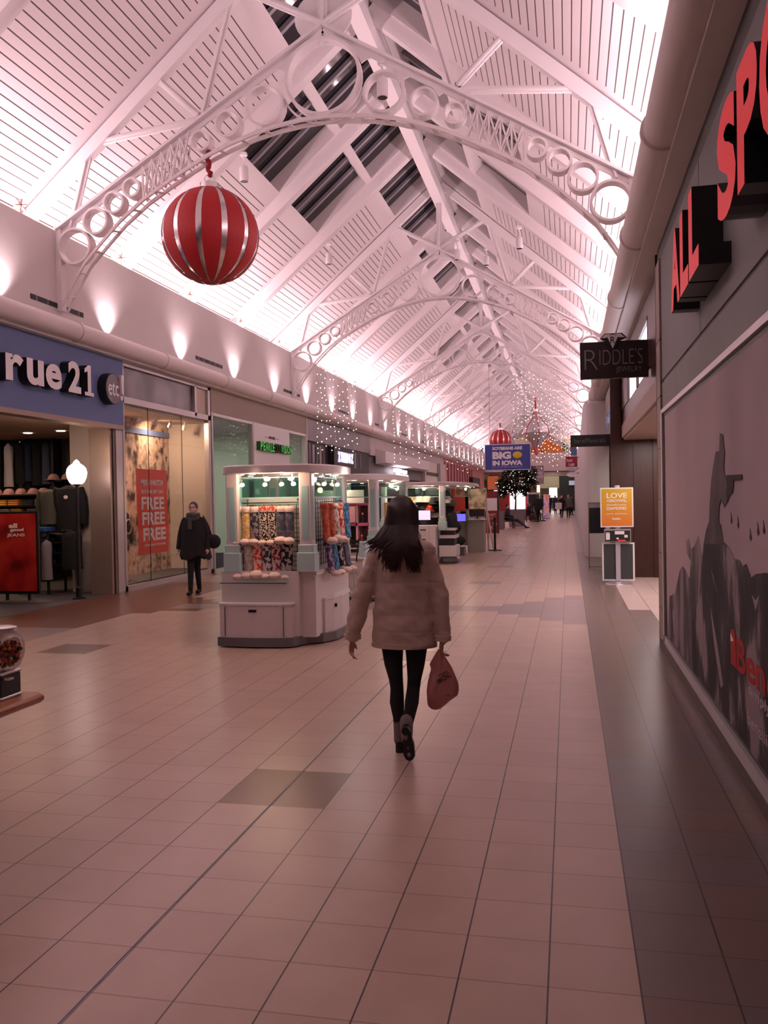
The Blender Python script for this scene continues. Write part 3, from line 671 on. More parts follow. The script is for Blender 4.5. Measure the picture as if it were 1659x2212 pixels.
for i in range(4):
    y = 20.1+1.6*i
    t = thing('frame_display', 'lit spectacle display column in the optician shop, %s from the near end' % ['first', 'second', 'third', 'fourth'][i], 'display', (-12.6, y, 0), 'spectacle display columns')
    b = MB(); b.box(-12.9, -12.6, y-.5, y+.5, 0, 2.5); b.build('cabinet', M['white'], t)
    for q in range(5):
        b = MB(); b.box(-12.6, -12.45, y-.45, y+.45, .7+.35*q, .72+.35*q); b.build('shelf', M['alu'], t)
sg = thing('shop_sign', 'row of green raised letters on a white panel over the optician', 'sign', (-8.15, 23.4, 3.2))
xx = 22.20
for s, ya, yb in (('P', 22.20, 22.38), ('E', 22.42, 22.58), ('A', 22.60, 22.80), ('R', 22.82, 22.99), ('L', 23.02, 23.16), ('E', 23.18, 23.33), ('V', 23.92, 24.10), ('I', 24.13, 24.18), ('S', 24.21, 24.37), ('I', 24.41, 24.46), ('O', 24.49, 24.68), ('N', 24.71, 24.88)):
    text(s, (-8.15, ya, 3.03), (0, 1, 0), (0, 0, 1), yb-ya, .24, .12, M['greenlit'], sg, 'letter', bold=.03, side=mat('letter_side_green', (.01, .12, .02), .5) if s == 'P' else bpy.data.materials['letter_side_green'])
b = MB()
for y in (23.50, 23.72): b.rings([[(x, y+R*.09*math.cos(2*PI*i/20), 3.15+R*.13*math.sin(2*PI*i/20)) for i in range(20)] for x, R in ((-8.15, 1), (-8.04, 1), (-8.04, .7), (-8.15, .7))], cap=False)
b.build('emblem', M['black'], sg)
text('EYE CARE', (-8.148, 23.2, 3.40), (0, 1, 0), (0, 0, 1), .5, .07, .01, M['black'], sg, 'lettering', bold=.04)
b = MB(); b.box(-8.148, -8.14, 22.85, 23.15, 3.425, 3.435); b.box(-8.148, -8.14, 23.75, 24.05, 3.425, 3.435); b.build('rule_line', M['black'], sg)

# ---- skate shop
M['gunmetal'] = mat('gunmetal_fascia', (0.20, 0.18, 0.19), 0.4, 0.3, noise=.15, nscale=1.2)
M['glowblue'] = mat('letter_glow', (.8, .85, 1), .5, emit=1.1, ecol=(.62, .66, 1.0))
zs = thing('storefront', 'grey metal shop front with a black lit sign box', 'shop front', (XL, 31, 0))
b = MB(); b.box(-8.34, -8.18, 26.95, 36.1, 3.6, 4.34); b.build('fascia', M['gunmetal'], zs)
b = MB(); b.box(-8.34, -8.25, 26.95, 36.1, 2.4, 3.6); b.build('dark_panel', M['black'], zs)
for i in range(7):
    y = 27.3+.42*i if i < 5 else 33.5+.9*(i-5)
    b = MB(); b.box(-8.25, -8.235, y, y+.24, 2.9, 3.5); b.build('display_strip', mat('strip_%d' % i, (.35, .3, .3) if i % 2 else (.12, .1, .11), .5), zs)
for args in ((-8.9, -8.2, 26.95, 27.1, 0, 2.4), (-8.9, -8.2, 35.9, 36.1, 0, 2.4)):
    b = MB(); b.box(*args); b.build('pillar', M['gunmetal'], zs)
rm = MB(); rm.box(-13, -12.9, 27, 36, 0, 2.6); struct(rm.build('wall_skate', mat('skate_wall', (.16, .13, .13), .8, noise=.5, nscale=2)))
rm = MB(); rm.box(-13, -8.36, 27.12, 35.88, 2.5, 2.55); struct(rm.build('ceiling.004', M['black']))
area('skate_light', (-10.5, 31, 2.45), 2.5, 6, 60, WARM)
zb = thing('shop_sign', 'black box sign with glowing bluish white letters', 'sign', (-8.2, 31.2, 3.2))
b = MB(); b.box(-8.24, -8.05, 29.75, 32.75, 2.86, 3.56); b.build('sign_box', M['black'], zb)
for s, ya, yb in (('z', 30.25, 30.6), ('u', 30.66, 31.0), ('m', 31.06, 31.56), ('i', 31.62, 31.72), ('e', 31.78, 32.1), ('z', 32.16, 32.5)):
    text(s, (-8.05, ya, 3.02), (0, 1, 0), (0, 0, 1), yb-ya, .38, .02, M['glowblue'], zb, 'letter', bold=.045)

# ---- further shops down the left side
M['offwhite'] = mat('fascia_offwhite', (0.58, 0.50, 0.50), 0.6)
ws = thing('storefront', 'long off white shop front with a slanted fascia beyond the black sign box', 'shop front', (XL, 43, 0))
b = MB(); b.box(-8.34, -8.2, 36.2, 49.9, 3.55, 4.34); b.build('fascia', M['offwhite'], ws)
b = MB(); b.rings([[(-8.2, y, 3.85), (-7.75, y, 3.75), (-7.75, y, 3.25), (-8.2, y, 3.2)] for y in (37.2, 49.6)]); b.build('canopy', M['white'], ws)
b = MB(); b.box(-8.4, -8.3, 36.2, 49.9, 2.5, 3.5); b.build('dark_panel', mat('grey_panel', (.14, .12, .13), .5), ws)
for args in ((-8.6, -8.2, 36.15, 36.5, 0, 2.5), (-8.6, -8.2, 49.5, 49.9, 0, 2.5)):
    b = MB(); b.box(*args); b.build('pillar', M['offwhite'], ws)
rm = MB(); rm.box(-12.6, -12.5, 36.2, 49.9, 0, 2.7); struct(rm.build('wall_far_shop', mat('farshop_wall', (.40, .30, .27), .8, noise=.5, nscale=1.2)))
rm = MB(); rm.box(-12.5, -8.3, 36.2, 49.9, 2.6, 2.65); struct(rm.build('ceiling.005', M['offwhite']))
area('far_shop_light', (-10.3, 43, 2.55), 3, 10, 120, WARM)
bs = thing('shop_sign', 'small very bright white lit sign over the kiosks on the left', 'sign', (-8.1, 42, 2.8))
M['glowwhite'] = mat('sign_glow', (1, .95, 1), .5, emit=5, ecol=(1, .86, .95))
for (ya, yb, za, zb_) in ((40.4, 40.8, 2.95, 3.1), (41.0, 41.7, 2.62, 3.12), (41.9, 42.3, 2.92, 3.1), (42.0, 43.9, 2.55, 2.85), (42.6, 43.6, 2.9, 3.08)):
    b = MB(); b.rbox(-8.06, -7.98, ya, yb, za, zb_, .03); b.build('lit_block', M['glowwhite'], bs)
b = MB(); b.box(-8.3, -8.06, 41.0, 43.4, 2.75, 2.79); b.build('bracket', M['black'], bs)
w5 = thing('storefront', 'pale framed shop front with a dark transom between the two far columns', 'shop front', (XL, 53.5, 0))
b = MB(); b.box(-8.34, -8.2, 50, 58.4, 3.9, 4.34); b.build('fascia', M['offwhite'], w5)
for args in ((-8.5, -8.1, 49.95, 50.4, 0, 3.9), (-8.5, -8.05, 55.9, 58.3, 0, 3.9)):
    b = MB(); b.box(*args); b.build('column', M['offwhite'], w5)
b = MB(); b.box(-8.3, -8.22, 50.5, 55.8, 3.05, 3.25); b.build('transom', M['black'], w5)
b = MB(); b.box(-8.28, -8.26, 50.5, 55.8, 0, 3.9); b.build('lit_back', mat('cream_shop', (.55, .45, .38), .7, emit=.15), w5)
rs = thing('storefront', 'far red and pink striped shop front on the left side', 'shop front', (XL, 69, 0))
b = MB(); b.box(-8.34, -8.2, 58.5, 87.9, 4.1, 4.34); b.box(-8.34, -8.25, 58.5, 87.9, 2.6, 4.1); b.build('fascia', mat('rose_fascia', (.55, .22, .22), .6), rs)
b = MB()
for i in range(11): b.box(-8.25, -8.2, 59+1.7*i, 59.4+1.7*i, 2.6, 4.1)
b.build('stripe', mat('stripe_darkred', (.20, .015, .03), .5), rs)
b = MB(); b.box(-8.6, -8.4, 58.5, 87.9, 0, 2.6); b.build('shop_wall', mat('red_shop', (.22, .03, .03), .6, emit=.06), rs)
b = MB(); b.box(-8.2, -7.9, 74, 80, 2.7, 3.4); b.build('dark_sign', M['black'], rs)
# ================================================================ RIGHT SIDE
XR = 0.99
M['conc'] = mat('panel_grey_green', (0.20, 0.205, 0.205), 0.65, noise=.08, nscale=1.5)
M['concd'] = mat('panel_dark', (0.085, 0.085, 0.088), 0.6)
M['wood'] = blotch('dark_wood', [(0.028, 0.010, 0.008), (0.055, 0.018, 0.013), (0.035, 0.012, 0.010)], 3, stretch=(6, 6, .5), rough=.35)
M['stone'] = mat('pillar_stone', (0.27, 0.20, 0.165), 0.6, noise=.08, nscale=6)
M['base'] = mat('base_brown', (0.10, 0.075, 0.06), 0.6)
b = MB(); b.box(XR, 1.3, 1.0, 9.72, 2.54, 2.835); b.box(XR, 1.3, 1.0, 9.72, 2.87, 4.16); struct(b.build('wall_right.001', M['conc']))
b = MB(); b.box(XR+.012, 1.3, 1.0, 9.72, 2.835, 2.87); b.box(XR+.005, 1.3, 1.0, 10.1, 4.16, 4.40); b.box(XR+.02, 1.3, 1, 9.72, 0, 2.54); struct(b.build('wall_right.002', M['concd']))
b = MB(); b.box(XR-.002, XR+.01, 6.95, 6.965, 2.87, 4.16); b.box(XR-.002, XR+.01, 3.95, 3.965, 2.87, 4.16); struct(b.build('trim_60', M['black']))
b = MB(); b.box(.97, 1.35, 9.72, 10.1, 0, 4.16)
struct(b.build('wall_right.003', M['stone']))
b = MB()
for z in (.42, 1.02, 1.60, 2.15, 2.7, 3.3): b.box(.966, 1.0, 9.715, 10.105, z, z+.008)
b.box(.968, 1.0, 10.095, 10.12, 0, 4.3)
struct(b.build('trim_61', M['black']))
b = MB(); b.box(.955, 1.02, 1.0, 9.9, 0, .085); struct(b.build('baseboard_right', M['base']))
# framed poster
pf = thing('framed_poster', 'huge framed grey wall poster of rocks with a raised arm holding a pistol', 'poster', (XR, 6.5, .1))
b = MB()
b.box(.962, 1.02, 1.0, 9.62, .085, .175); b.box(.962, 1.02, 1.0, 9.62, 2.50, 2.545); b.box(.962, 1.02, 9.55, 9.66, .085, 2.545); b.build('frame', M['silver'], pf)
b = MB(); b.box(.985, 1.0, 1.0, 9.55, .175, 2.50); b.build('backing', M['black'], pf)
M['sky_print'] = blotch('print_sky', [(0.30, 0.235, 0.26), (0.42, 0.33, 0.345), (0.48, 0.37, 0.38)], .5, detail=2, stops=[.3, .5, .7], rough=.7)
b = MB(); b.box(.980, .985, 1.0, 9.42, .21, 2.46); b.build('print', M['sky_print'], pf)
M['rock_print'] = blotch('print_rock', [(0.012, 0.010, 0.012), (0.03, 0.026, 0.03), (0.055, 0.046, 0.05), (0.26, 0.205, 0.215)], 1.6, detail=7, stops=[.3, .47, .545, .60], stretch=(1, 1.5, .8), rough=.75)
M['rock_pale'] = blotch('print_rock_pale', [(0.06, 0.05, 0.055), (0.13, 0.105, 0.115), (0.26, 0.20, 0.215)], 1.3, detail=7, stops=[.40, .5, .58], stretch=(1, 2.2, .8), rough=.75)
fn = lambda u, v, d: (d, u, v)
LEFT = [(9.38, .21), (9.158, 0.634), (8.688, 0.714), (8.295, 0.97), (8.095, 1.023), (7.868, 0.993), (7.655, 0.942), (7.55, 1.10), (7.80, 1.15), (7.84, 1.25), (7.665, 1.288), (7.544, 1.20), (7.341, 1.24), (7.109, 1.336), (6.95, 1.20), (6.5, .9), (6.2, .21)]
b = MB(); b.prism(LEFT, fn, .9795, .978); b.build('print_pale_rocks', M['rock_pale'], pf)
ROCK = [(7.6, .21), (7.5, .62), (7.1, .85), (6.95, 1.12), (6.83, 1.297), (6.4, 1.34), (5.98, 1.341), (5.76, 1.318), (5.62, 1.26), (5.451, 1.263), (5.35, 1.235), (5.249, 1.258), (5.12, 1.19), (4.992, 1.222), (4.735, 1.251), (4.2, 1.19), (3.4, 1.32), (2.2, 1.1), (1.0, 1.0), (1.0, .21)]
b = MB(); b.prism(ROCK, fn, .9785, .977); b.build('print_dark_rocks', M['rock_print'], pf)
ARM = [(6.061, 2.052), (5.958, 2.036), (5.937, 1.973), (5.89, 1.917), (5.936, 1.831), (5.91, 1.777), (5.838, 1.741), (5.80, 1.700), (5.813, 1.61), (5.939, 1.567), (6.049, 1.618), (6.121, 1.572), (6.156, 1.461), (6.076, 1.45), (5.98, 1.332), (6.833, 1.286), (6.693, 1.394), (6.562, 1.458), (6.523, 1.567), (6.449, 1.732), (6.353, 1.845), (6.232, 1.939), (6.095, 1.936)]
M['arm_print'] = blotch('print_sleeve', [(0.045, 0.040, 0.044), (0.085, 0.065, 0.066), (0.13, 0.10, 0.115)], 2.0, detail=3, stops=[.35, .5, .65], rough=.75)
b = MB(); b.prism(ARM, fn, .9765, .975); b.build('print_raised_arm', M['arm_print'], pf)
GUN = [(5.84, 1.772), (5.339, 1.765), (5.335, 1.735), (5.60, 1.732), (5.61, 1.70), (5.645, 1.655), (5.72, 1.65), (5.82, 1.60), (5.85, 1.66), (5.82, 1.70)]
b = MB(); b.prism(GUN, fn, .9755, .974); b.build('print_pistol', mat('print_gun', (.05, .042, .045), .8, spec=.15), pf)
PB = mat('print_bird', (.05, .04, .045), .8, spec=.2)
for (y, z) in ((5.702, 1.492), (5.481, 1.473), (5.126, 1.416), (4.928, 1.454), (4.785, 1.467)):
    b = MB(); b.prism([(y+.02, z+.05), (y-.005, z+.03), (y-.03, z-.01), (y, z-.025), (y+.03, z-.005), (y+.012, z+.02)], fn, .9795, .978); b.build('print_bird', PB, pf)
b = MB()
fl = [((7.1, .95), (6.95, .70), (6.9, .48), (7.05, .62)), ((6.55, .86), (6.25, .62), (6.05, .40), (6.15, .36), (6.4, .60)), ((8.75, .62), (8.62, .35), (8.8, .3), (8.9, .5)), ((5.9, 1.1), (5.78, 1.0), (5.7, .93), (5.82, 1.02)), ((6.5, 1.12), (6.33, 1.02), (6.25, .98), (6.4, 1.08)), ((5.1, 1.1), (5.0, 1.02), (4.9, 1.12), (5.0, 1.08))]
PF = mat('print_foam', (.27, .21, .225), .6, spec=.2)
for p in fl: b = MB(); b.prism(p, fn, .9765, .9755); b.build('print_foam', PF, pf)
M['benred'] = mat('print_red', (0.40, 0.03, 0.024), 0.75, spec=.2)
text('Benelli', (.9765, 5.56, .60), (0, -1, 0), (0, 0, 1), 1.4, .20, .002, M['benred'], pf, 'lettering', bold=.02)
b = MB(); b.prism([(5.76, .81), (5.62, .83), (5.58, .70), (5.58, .60), (5.76, .60)], fn, .9762, .9752); b.build('print_logo', M['benred'], pf)
b = MB(); b.prism([(5.755, .79), (5.66, .755), (5.755, .735)], fn, .975, .9745); b.build('print_logo_mark', M['bannertxt'], pf)
M['printgrey'] = mat('print_pale_text', (.48, .39, .40), .8, spec=.2)
text('simply perfect', (.9765, 5.22, .515), (0, -1, 0), (0, 0, 1), 1.25, .075, .002, M['printgrey'], pf, 'lettering', bold=.01)
text('benelliusa.com', (.9765, 5.25, .355), (0, -1, 0), (0, 0, 1), 1.15, .065, .002, M['printgrey'], pf, 'lettering', bold=.0)
# channel letters
M['ledred'] = mat('letter_red_lit', (0.42, 0.008, 0.008), 0.4, emit=0.36, ecol=(0.85, 0.02, 0.025), spec=0.12)
M['ledside'] = mat('letter_side_black', (0.01, 0.008, 0.008), 0.4)
sl = thing('shop_sign', 'deep red lit channel letters on the grey right wall', 'sign', (XR, 5.5, 3.3))
for s, ya, yb in (('A', 7.12, 6.60), ('L', 6.56, 6.14), ('L', 6.10, 5.66), ('S', 4.96, 4.44), ('P', 4.40, 3.95), ('O', 3.91, 3.38), ('R', 3.33, 2.85), ('T', 2.82, 2.4), ('S', 2.36, 1.9)):
    text(s, (XR, ya, 3.06), (0, -1, 0), (0, 0, 1), ya-yb, .57, .19, M['ledred'], sl, 'letter', bold=.045, side=M['ledside'])
# ---- jeweller alcove
XW = 1.06
b = MB(); b.box(.86, 1.9, 18.2, 18.5, 0, 4.34); struct(b.build('wall_right.004', M['wood']))
b = MB(); b.box(.84, 1.04, 18.12, 18.2, 0, 4.34); b.box(1.28, 1.32, 18.17, 18.2, 0, 2.8); b.box(1.66, 1.76, 18.15, 18.2, 0, 3.0); struct(b.build('trim_62', M['wood']))
b = MB(); b.box(2.3, 2.4, 10.1, 18.2, 0, 4.3); struct(b.build('wall_right.005', mat('alcove_wall', (.30, .22, .2), .7)))
b = MB(); b.box(XW, 1.36, 10.1, 18.15, 2.80, 3.05); b.box(1.1, 2.3, 10.1, 18.15, 2.76, 2.80); struct(b.build('trim_63', mat('header_beige', (.36, .27, .235), .6)))
b = MB(); b.box(XW+.02, 1.3, 10.1, 18.15, 3.05, 3.35); struct(b.build('trim_64', M['wood']))
b = MB(); b.box(1.03, 1.12, 10.13, 10.34, 2.3, 4.34); struct(b.build('trim_66', M['wood']))
jw = thing('lit_clerestory', 'bright clerestory pane row above the jeweller entrance', 'light box', (XW, 14, 3.4))
b = MB(); b.box(1.10, 1.2, 12.2, 16.3, 3.36, 4.0); b.build('light_panel', mat('cool_glow', (.9, .9, 1), .5, emit=3.0, ecol=(.90, .84, 1.0)), jw)
b = MB()
for y in (12.2, 14.2, 16.3): b.box(1.06, 1.12, y-.05, y+.05, 3.33, 4.05)
b.box(1.06, 1.2, 10.1, 12.2, 3.35, 4.3); b.box(1.06, 1.2, 16.3, 18.1, 3.35, 4.3); b.box(1.06, 1.2, 12.2, 16.3, 4.0, 4.3); b.build('frame', M['wood'], jw)
area('alcove_light', (1.75, 14.2, 2.72), .8, 6.5, 150, (1, .80, .78))
rd = thing('blade_sign', 'dark brown hanging jeweller sign with a diamond emblem on top', 'sign', (.6, 12, 3.4))
M['riddark'] = mat('sign_brown', (0.022, 0.010, 0.010), 0.45)
M['ridtxt'] = mat('sign_grey_text', (0.27, 0.23, 0.235), 0.5)
b = MB(); b.box(.178, 1.055, 12.0, 12.07, 3.212, 3.70); b.build('panel', M['riddark'], rd)
text('R', (.235, 11.995, 3.335), (1, 0, 0), (0, 0, 1), .17, .26, .005, M['ridtxt'], rd, 'lettering', bold=-.025)
text("IDDLE'S", (.43, 11.995, 3.39), (1, 0, 0), (0, 0, 1), .55, .205, .005, M['ridtxt'], rd, 'lettering', bold=-.022)
text('JEWELRY', (.64, 11.995, 3.27), (1, 0, 0), (0, 0, 1), .33, .085, .005, M['ridtxt'], rd, 'lettering', bold=-.012)
f2 = lambda u, v, d: (u, d, v)
b = MB(); b.prism([(.44, 3.735), (.50, 3.80), (.72, 3.80), (.785, 3.735), (.70, 3.70), (.60, 3.575), (.50, 3.70)], f2, 11.975, 12.0); b.build('emblem', M['black'], rd)
b = MB(); b.prism([(.53, 3.755), (.60, 3.785), (.67, 3.755), (.60, 3.60)], f2, 11.970, 11.975); b.prism([(.46, 3.74), (.505, 3.79), (.585, 3.79), (.52, 3.745)], f2, 11.970, 11.975); b.prism([(.615, 3.79), (.70, 3.79), (.76, 3.74), (.68, 3.745)], f2, 11.970, 11.975); b.build('emblem_facet', M['letterw'], rd)
text('R', (.57, 11.968, 3.665), (1, 0, 0), (0, 0, 1), .06, .09, .004, M['black'], rd, 'lettering')
b = MB(); b.bar((1.05, 12.03, 3.62), (1.2, 12.03, 3.62), .02, .02); b.bar((1.05, 12.03, 3.33), (1.2, 12.03, 3.33), .02, .02); b.build('bracket', M['black'], rd)
# ---- cosmetics shop beyond
cs = thing('storefront', 'narrow black and cream cosmetics shop front behind the sign stand', 'shop front', (1.0, 21, 0))
b = MB(); b.box(.88, 1.05, 19.6, 19.75, 0, 2.9); b.box(.9, 1.1, 18.5, 24.2, 3.0, 3.25); b.build('black_post', M['black'], cs)
b = MB()
for y in (19.9, 20.8, 21.8, 22.8): b.box(1.0, 1.1, y, y+.12, 0, 2.65)
b.box(1.0, 1.1, 19.8, 23.6, 2.55, 2.65); b.build('cream_frame', mat('cream_frame', (.60, .50, .40), .5), cs)
b = MB(); b.box(1.04, 1.05, 19.9, 23.6, 0, 2.6); b.build('pane', M['teal_glass'], cs)
b = MB(); b.box(1.0, 1.3, 18.5, 24.2, 3.25, 4.4); b.build('fascia', M['taupe'], cs)
b = MB(); b.box(.985, 1.0, 19.2, 23.6, 3.3, 3.75); b.build('lit_band', blotch('blue_lit_glass', [(.05, .06, .10), (.18, .22, .36), (.7, .75, .95)], 5, detail=3, stops=[.4, .55, .7], emit=.35), cs)
rm = MB(); rm.box(2.6, 2.7, 18.5, 24.2, 0, 3.0); struct(rm.build('wall_right.006', mat('shop_green', (.30, .34, .24), .7)))
area('cosmetics_light', (1.9, 21.5, 2.8), .8, 4, 40, (1, .9, .75))
bm_ = thing('blade_sign', 'small black hanging sign with dim lettering before the white pier', 'sign', (.5, 18.4, 2.8))
b = MB(); b.box(.052, .90, 18.36, 18.42, 2.66, 2.90); b.build('panel', M['black'], bm_)
text('bareMinerals', (.13, 18.355, 2.735), (1, 0, 0), (0, 0, 1), .62, .095, .004, mat('dim_text', (.16, .14, .14), .5), bm_, 'lettering')
# rounded white pier wall
pr = MB(); pts = []
n = 10; R = .35
prof = [(1.05, 24.2)] + [(.42+R-R*math.sin(PI/2*i/n), 24.2+R-R*math.cos(PI/2*i/n)) for i in range(n+1)] + [(.52, 40), (.56, 60), (.60, 88), (1.3, 88), (1.3, 24.2)]
def ins(p, d): return (p[0]+d*(1 if p[0] < .9 else 0), p[1]+d*(1 if p[1] < 24.4 else 0))
pr.rings([[(*p, 0) for p in prof], [(*p, 4.12) for p in prof], [(*ins(p, .03), 4.18) for p in prof], [(*ins(p, .09), 4.21) for p in prof]])
struct(pr.build('wall_right.007', mat('pier_white', (.60, .545, .55), .55), smooth='auto'))
# right upper wall between alcove and pier (behind the tube)
b = MB(); b.box(1.0, 1.1, 18.5, 24.2, 4.3, 4.4); struct(b.build('trim_65', M['wall']))
# ---- sign stand in front of the jeweller
st = thing('poster_stand', 'silver stand with a yellow and orange LOVE GROWS poster', 'poster stand', (.89, 16.8, 0))
b = MB(); b.lathe([(.245, 0), (.24, .015), (.20, .03), (.03, .05)], (.89, 16.85, 0), 28, sy=.75); b.build('base', M['alu'], st, smooth='auto')
b = MB(); b.rings([[(.89+.045*math.cos(2*PI*k/16), 16.86+.03*math.sin(2*PI*k/16), z) for k in range(16)] for z in (.03, 1.84)]); b.build('pole', mat('pole_pale', (.60, .58, .66), .3, .4), st, smooth='auto')
b = MB(); b.box(.578, 1.172, 16.78, 16.82, 1.062, 1.798); b.build('frame', M['white'], st)
def grad_mat():
    m = bpy.data.materials.new('poster_yellow_orange'); m.use_nodes = True; nt = m.node_tree; bb = nt.nodes['Principled BSDF']
    tc = nt.nodes.new('ShaderNodeTexCoord'); sx = nt.nodes.new('ShaderNodeSeparateXYZ'); cr = nt.nodes.new('ShaderNodeValToRGB')
    nt.links.new(tc.outputs['Generated'], sx.inputs[0]); nt.links.new(sx.outputs['Z'], cr.inputs[0])
    cr.color_ramp.elements[0].color = (.68, .19, .03, 1); cr.color_ramp.elements[1].color = (.62, .42, .02, 1)
    nt.links.new(cr.outputs[0], bb.inputs['Base Color']); bb.inputs['Roughness'].default_value = .4; return m
b = MB(); b.box(.602, 1.148, 16.775, 16.78, 1.086, 1.774); b.build('poster', grad_mat(), st)
for s, x, z, wd, h in (('LOVE', .69, 1.60, .37, .10), ('GROWS,', .70, 1.52, .355, .06), ('shouldn\'t your', .69, 1.455, .36, .04), ('DIAMOND', .69, 1.385, .36, .055), ('NOV 29 - HOLIDAY SALE', .69, 1.30, .36, .02), ('Riddle\'s', .79, 1.20, .15, .04)):
    text(s, (x, 16.7735, z), (1, 0, 0), (0, 0, 1), wd, h, .002, M['bannertxt'], st, 'lettering', bold=.03)
b = MB(); b.box(.64, 1.12, 16.74, 16.80, .79, 1.03); b.build('leaflet_rack', M['alu'], st)
b = MB(); b.box(.655, 1.105, 16.732, 16.742, .80, 1.0); b.mi(1)
for (x, z, w_, h) in ((.67, .83, .07, .13), (.83, .93, .17, .06), (.67, .95, .06, .02), (.86, .84, .04, .03), (1.0, .87, .06, .05)): b.box(x, x+w_, 16.729, 16.733, z, z+h)
b.mi(2); b.box(.88, 1.02, 16.728, 16.733, .80, .83); b.build('leaflets', [M['black'], M['white'], M['banner']], st)
b = MB(); b.box(.600, 1.188, 16.84, 16.88, .06, .77); b.build('chalkboard_frame', M['white'], st)
for (xa, xb) in ((.632, .845), (.93, 1.155)):
    b = MB(); b.box(xa, xb, 16.832, 16.842, .09, .745); b.build('chalkboard', mat('slate', (.045, .05, .055), .5), st)
b = MB(); b.box(.845, .93, 16.79, 16.84, .05, .78); b.build('front_post', bpy.data.materials['pole_pale'], st)
# easel sign behind it
ez = thing('easel_sign', 'dark framed floor sign standing behind the LOVE GROWS stand', 'floor sign', (.6, 20.4, 0))
b = MB(); b.box(.432, .452, 20.38, 20.42, 0, 1.5); b.box(.80, .82, 20.38, 20.42, 0, 1.5); b.box(.432, .82, 20.38, 20.42, 1.48, 1.5); b.box(.432, .82, 20.38, 20.42, .03, .05); b.build('frame', M['bronze'], ez)
b = MB(); b.box(.452, .80, 20.39, 20.41, .80, 1.38); b.build('dark_poster', mat('poster_dark', (.02, .02, .024), .4), ez)
b = MB(); b.box(.452, .80, 20.39, 20.41, 1.38, 1.48); b.build('top_band', M['alu'], ez)
# hanging signs far right
for (x0, x1, z0, z1, y, mt, l) in ((.12, .44, 3.69, 4.25, 45.2, M['blue'], 'dark blue square hanging sign far down the right side'), (-.12, .46, 3.12, 3.64, 45.0, mat('sign_crimson', (.28, .012, .04), .5), 'crimson hanging sign with pale script far down the right side'), (-.02, .44, 2.88, 3.08, 44.8, mat('sign_oval_grey', (.5, .5, .58), .5), 'oval pale hanging sign below the crimson sign'), (-.08, .46, 2.6, 2.84, 44.6, M['white'], 'white hanging sign under the oval one')):
    t = thing('hanging_sign', l, 'sign', ((x0+x1)/2, y, z0))
    b = MB()
    if 'oval' in l: b.rings([[((x0+x1)/2+(x1-x0)/2*math.cos(2*PI*k/24), yy, (z0+z1)/2+(z1-z0)/2*math.sin(2*PI*k/24)) for k in range(24)] for yy in (y, y+.08)])
    else: b.box(x0, x1, y, y+.08, z0, z1)
    b.build('panel', mt, t)
    if 'crimson' in l:
        text('hair', (x0+.06, y-.002, z0+.26), (1, 0, 0), (0, 0, 1), .3, .16, .004, M['bannertxt'], t)
        text('10', (x0+.26, y-.002, z0+.06), (1, 0, 0), (0, 0, 1), .14, .13, .004, M['bannertxt'], t)
    b = MB(); b.bar(((x0+x1)/2, y+.04, z1-.05), (.6, y+.04, z1-.05), .03, .03); b.build('bracket', M['black'], t)
# ================================================================ KIOSKS
def at(px, py, Y):
    """world point at depth Y seen along a given direction of the survey photo"""
    d = _f + _r2*((px-829.5)/F) - _u2*((py-1106)/F)
    t = Y/d.y
    return Vector((d.x*t, Y, CAMZ+d.z*t))
M['kwhite'] = mat('kiosk_white', (0.66, 0.58, 0.56), 0.35)
M['kgrey'] = mat('kiosk_plinth_grey', (0.15, 0.145, 0.15), 0.3, 0.3)
M['teal'] = mat('kiosk_teal', (0.30, 0.50, 0.50), 0.5)
M['tealpale'] = mat('kiosk_teal_pale', (0.42, 0.56, 0.54), 0.45)
M['mesh'] = mat('grid_black', (0.015, 0.013, 0.015), 0.4)
def sup(cx, cy, rx, ry, e=3.2, n=48, x0=None):
    out = []
    for k in range(n):
        a = 2*PI*k/n; c, s = math.cos(a), math.sin(a)
        out.append((cx+rx*abs(c)**(2/e)*(1 if c > 0 else -1), cy+ry*abs(s)**(2/e)*(1 if s > 0 else -1)))
    return out
def kcolumn(K, x, y, w, z0, z1):
    b = MB(); b.rbox(x, x+w, y, y+w, z0+.30, z1, .015); b.build('column', M['kwhite'], K)
    b = MB(); b.box(x+w*.25, x+w*.75, y-.004, y+w+.004, z0+.36, z1-.15); b.box(x-.004, x+w+.004, y+w*.25, y+w*.75, z0+.36, z1-.15); b.build('column_inlay', M['teal'], K)
    b = MB(); b.rbox(x-.03, x+w+.03, y-.03, y+w+.03, z0, z0+.22, .01); b.rbox(x-.015, x+w+.015, y-.015, y+w+.015, z0+.215, z0+.31, .01); b.build('pedestal', M['tealpale'], K)
